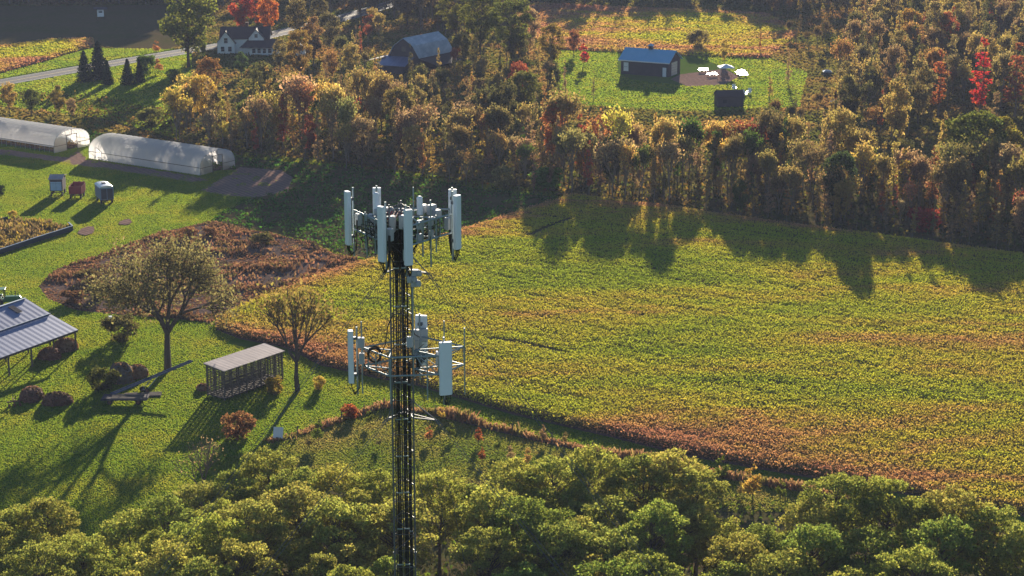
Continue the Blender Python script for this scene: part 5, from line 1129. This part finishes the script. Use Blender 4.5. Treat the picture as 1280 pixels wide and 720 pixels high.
# clutter around the top: units, surge boxes, coils of cable
for x_, y_, z_, dx, dy, dz in [(-0.75, 0.4, 54.95, .42, .3, .3), (-0.45, 0.8, 54.9, .3, .3, .34), (0.75, .9, 55.0, .35, .3, .3), (1.1, .7, 55.0, .34, .25, .38), (1.3, .5, 54.9, .26, .3, .3), (0.12, -.62, 54.85, .28, .2, .5), (-.25, -.5, 54.75, .3, .2, .6), (0.2, -.45, 53.6, .2, .15, .45), (-1.0, 0.6, 54.6, .28, .25, .35)]:
    f = MB(); f.box((x_, y_, z_), (dx, dy, dz), rc_.uniform(0, 1.5)); f.build('equipment_box', M['unit'], t, 0.03)
f = MB()
for i in range(7): f.tube((-0.7+0.13*i, 0.1+rc_.uniform(-.3, .3), 54.85), (-0.6+0.13*i, 0.6, 54.95), 0.035, n=6)
f.build('red_junction', M['red_paint'], t)
f = MB()
for i in range(110):
    a = rc_.uniform(-1.5, 1.5); b_ = rc_.uniform(-1.1, 1.0); q0 = (rc_.uniform(-.25, .25), rc_.uniform(-.2, .2), 53.2+rc_.uniform(-.6, .8))
    q1 = (a*0.5, b_*0.5, 54.0+rc_.uniform(-.2, .7)); q2 = (a, b_, 54.5+rc_.uniform(-.4, .4)); q3 = (a+rc_.uniform(-.2, .2), b_+rc_.uniform(-.2, .2), 54.0+rc_.uniform(-.4, .6)); f.path([q0, q1, q2, q3], 0.013, 4)
f.build('jumper_cables', M['cable'], t)
f = MB(); f.tube((0.46, 0.3, 54.8), (0.46, 0.3, zat(234, .3)), 0.025, n=6); f.build('whip_antenna', M['steel'], t)
f = MB(); f.tube((0.68, 0.5, 54.6), (0.68, 0.5, zat(252, .5)), 0.04); f.build('antenna_mount', M['steel'], t)
f = MB(); z0 = zat(268, .5); f.tube((0.68, 0.5, z0), (0.68, 0.5, z0+0.62), 0.11, n=16); f.tube((0.68, 0.5, z0+0.62), (0.68, 0.5, z0+0.68), 0.11, 0.05, n=16); f.build('cylindrical_antenna', M['radome'], t)
f = MB(); f.tube((-0.9, .6, 55.0), (-0.9, .6, 55.62), 0.10, n=16); f.tube((-0.9, .6, 55.62), (-0.9, .6, 55.67), 0.10, 0.04, n=16); f.build('cylindrical_antenna', M['radome'], t)
f = MB(); f.tube((1.12, -0.75, zat(334, -.75)), (1.12, -0.75, zat(250, -.75)), 0.028, n=8); f.build('mounting_pipe', M['steel'], t)
f = MB(); f.tube((-1.2, -0.25, zat(322, -.25)), (-1.2, -0.25, zat(268, -.25)), 0.028, n=8); f.build('mounting_pipe', M['steel'], t)
# microwave / small units right of the mast
for py_, xx in ((341, .52), (354, .5), (349, .36)):
    z_ = zat(py_, -.4); f = MB(); f.box((xx, -.4, z_), (0.26, 0.2, 0.24)); f.tube((xx+.1, -.5, z_), (xx+.2, -.55, z_+.02), .11, .13, n=12); f.build('small_radio', M['unit'], t, 0.02)
f = MB(); f.tube((0.42, -0.32, zat(440, 0)), (0.42, -0.32, zat(335, 0)), 0.03, n=8); f.build('standoff_pipe', M['steel'], t)
# guy-wire torque arms at two levels, and guys
GA = [math.radians(a) for a in (190, 70, -50)]   # compass-like directions from +x, counter-clockwise
def arm_dir(a): return np.array([math.cos(a), math.sin(a)])
for zc_, LL in ((zat(338, 0), (0.62, 0.9, 1.05)), (zat(520, 0), (0.6, 0.9, 1.35))):
    for a, L_ in zip((math.radians(205), math.radians(85), math.radians(-22)), LL):
        d = arm_dir(a); tip = (d[0]*L_, d[1]*L_, zc_); f = MB()
        for l in sorted(legs, key=lambda l: -(l[0]*d[0]+l[1]*d[1]))[:2]:
            f.tube((l[0], l[1], zc_), tip, 0.03, n=6)
        l = max(legs, key=lambda l: l[0]*d[0]+l[1]*d[1]); f.tube((l[0], l[1], zc_+0.62), tip, 0.022, n=6); f.build('torque_arm', M['dark_steel'], t)
        an_ = arm_dir(a)*47
        for s_ in (-1, 1):
            g_ = MB(); side = np.array([-d[1], d[0]])*0.22*s_
            p0 = np.array([tip[0]+side[0]*0.3, tip[1]+side[1]*0.3, tip[2]]); p1 = np.array([an_[0]+side[0]*4, an_[1]+side[1]*4, 0.4])
            pts = [p0+(p1-p0)*u_-np.array([0, 0, 1.2*4*u_*(1-u_)*0.3]) for u_ in np.linspace(0, 1, 9)]
            g_.path(pts, 0.011, 4); g_.tube(p0, p0+(p1-p0)*0.004, 0.02, n=6); g_.build('guy_wire', M['dark_steel'], t)
# lower antenna level
ZU = 49.95; ZL = 49.25; ring = [(-1.45, 0.1), (-0.42, -1.15), (1.35, -0.95), (2.25, 0.25), (0.55, 1.6)]
f = MB()
for (xa, ya), (xb, yb) in zip(ring, ring[1:]+ring[:1]):
    for z_ in (ZU, ZL): f.tube((xa, ya, z_), (xb, yb, z_), 0.034, n=8)
    for s_ in (0, 0.5): f.tube((xa+(xb-xa)*s_, ya+(yb-ya)*s_, ZL), (xa+(xb-xa)*s_, ya+(yb-ya)*s_, ZU), 0.022, n=6)
f.build('ring_frame', M['steel'], t)
f = MB()
for (xa, ya) in ring:
    l = min(legs, key=lambda l: math.hypot(l[0]-xa, l[1]-ya))
    for z_ in (ZU, ZL): f.tube((xa, ya, z_), (l[0], l[1], z_), 0.028, n=6)
    f.tube((xa, ya, ZL), (l[0], l[1], ZU), 0.018, n=6); f.tube((xa*0.5+l[0]*.5, ya*.5+l[1]*.5, ZL), (l[0], l[1], ZU), 0.018, n=6)
f.tube((-1.45, 0.1, ZU), (-.39, -.22, ZL-.35), .02); f.tube((2.25, .25, ZU), (.39, -.22, ZL-.35), .02)
f.build('frame_strut', M['steel'], t)
panel(-1.90, 0.05, zat(413, .05), 2.0, 0.30, 0.19, (-0.985, -0.17), rear_units=False)
panel(1.62, -1.0, zat(427.5, -1.0), 2.0, 0.47, 0.17, (0.32, -0.95), rear_units=True)
panel(0.62, 1.85, zat(394, 1.85), 1.95, 0.45, 0.16, (0.25, 1), rear_units=True)
for x_, y_, a0, a1 in [(2.27, .3, 410, 493), (1.5, 1.0, 401, 470), (-1.5, .2, 402, 492), (-.38, -1.15, 452, 505), (0.95, -1.0, 440, 500), (.6, .9, 425, 475), (-1.25, -.1, 436, 462)]:
    f = MB(); f.tube((x_, y_, zat(a1, y_)), (x_, y_, zat(a0, y_)), 0.027, n=8); f.build('mounting_pipe', M['steel'], t)
for x_, y_, z_, dx, dy, dz in [(-1.52, .1, 50.15, .25, .22, .38), (-1.5, .05, 49.55, .2, .2, .42), (.72, 1.6, 50.0, .3, .2, .5), (1.35, -.7, 49.8, .2, .2, .5), (.3, -.5, 50.35, .22, .16, .4), (.45, .6, 50.3, .3, .2, .4)]:
    f = MB(); f.box((x_, y_, z_), (dx, dy, dz), rc_.uniform(-.2, .2)); f.build('radio_unit', M['unit'], t, 0.02)
f = MB()   # spare cable coil on the left stub
for k_ in range(4):
    pts = [(-1.0+0.20*(1+.1*k_)*math.cos(a), -0.42+0.03*k_+0.05*math.sin(a*2), 49.82+0.24*(1+.1*k_)*math.sin(a)) for a in np.linspace(0, 6.283, 17)]; f.path(pts, 0.016, 5)
f.path([(-.85, -.4, 49.6), (-.6, -.4, 50.2), (-.5, -.3, 50.9), (-.3, -.2, 51.3), (0, -.2, 51.35), (.3, -.2, 51.1), (.45, 0, 50.5), (.6, .6, 50.2)], .022, 6)
f.path([(-1.5, 0, 49.5), (-1.2, -.1, 49.05), (-.8, -.2, 49.1), (-.3, -.2, 49.3)], .02, 5); f.path([(1.5, -.8, 49.3), (1.1, -.6, 48.9), (.7, -.4, 49.1), (.3, -.2, 49.3)], .016, 5)
for i in range(14):
    a = rc_.uniform(.2, 1.4); f.path([(rc_.uniform(0, .3), -.1, 49.2+rc_.uniform(-.3, .6)), (a*.6, rc_.uniform(-.4, .6), 49.3+rc_.uniform(-.3, .5)), (a, rc_.uniform(-.6, .9), 49.6+rc_.uniform(-.5, .5))], .013, 4)
f.build('cable_coil', M['cable'], t)

# ------------------------------------------------------------------ the air
m, n, out = newmat('haze_air'); pv = N(n, 'ShaderNodeVolumePrincipled'); pv.inputs['Color'].default_value = (0.62, 0.70, 1.0, 1); pv.inputs['Density'].default_value = 0.00012; pv.inputs['Anisotropy'].default_value = 0.0
n.links.new(pv.outputs[0], out.inputs['Volume'])
hb = MB(); hb.box((0, 1500, 37.5), (6400, 6400, 77)); hz_ = hb.build('haze', m); tag(hz_, 'thin pale autumn haze over the farmland', 'haze', kind='stuff')
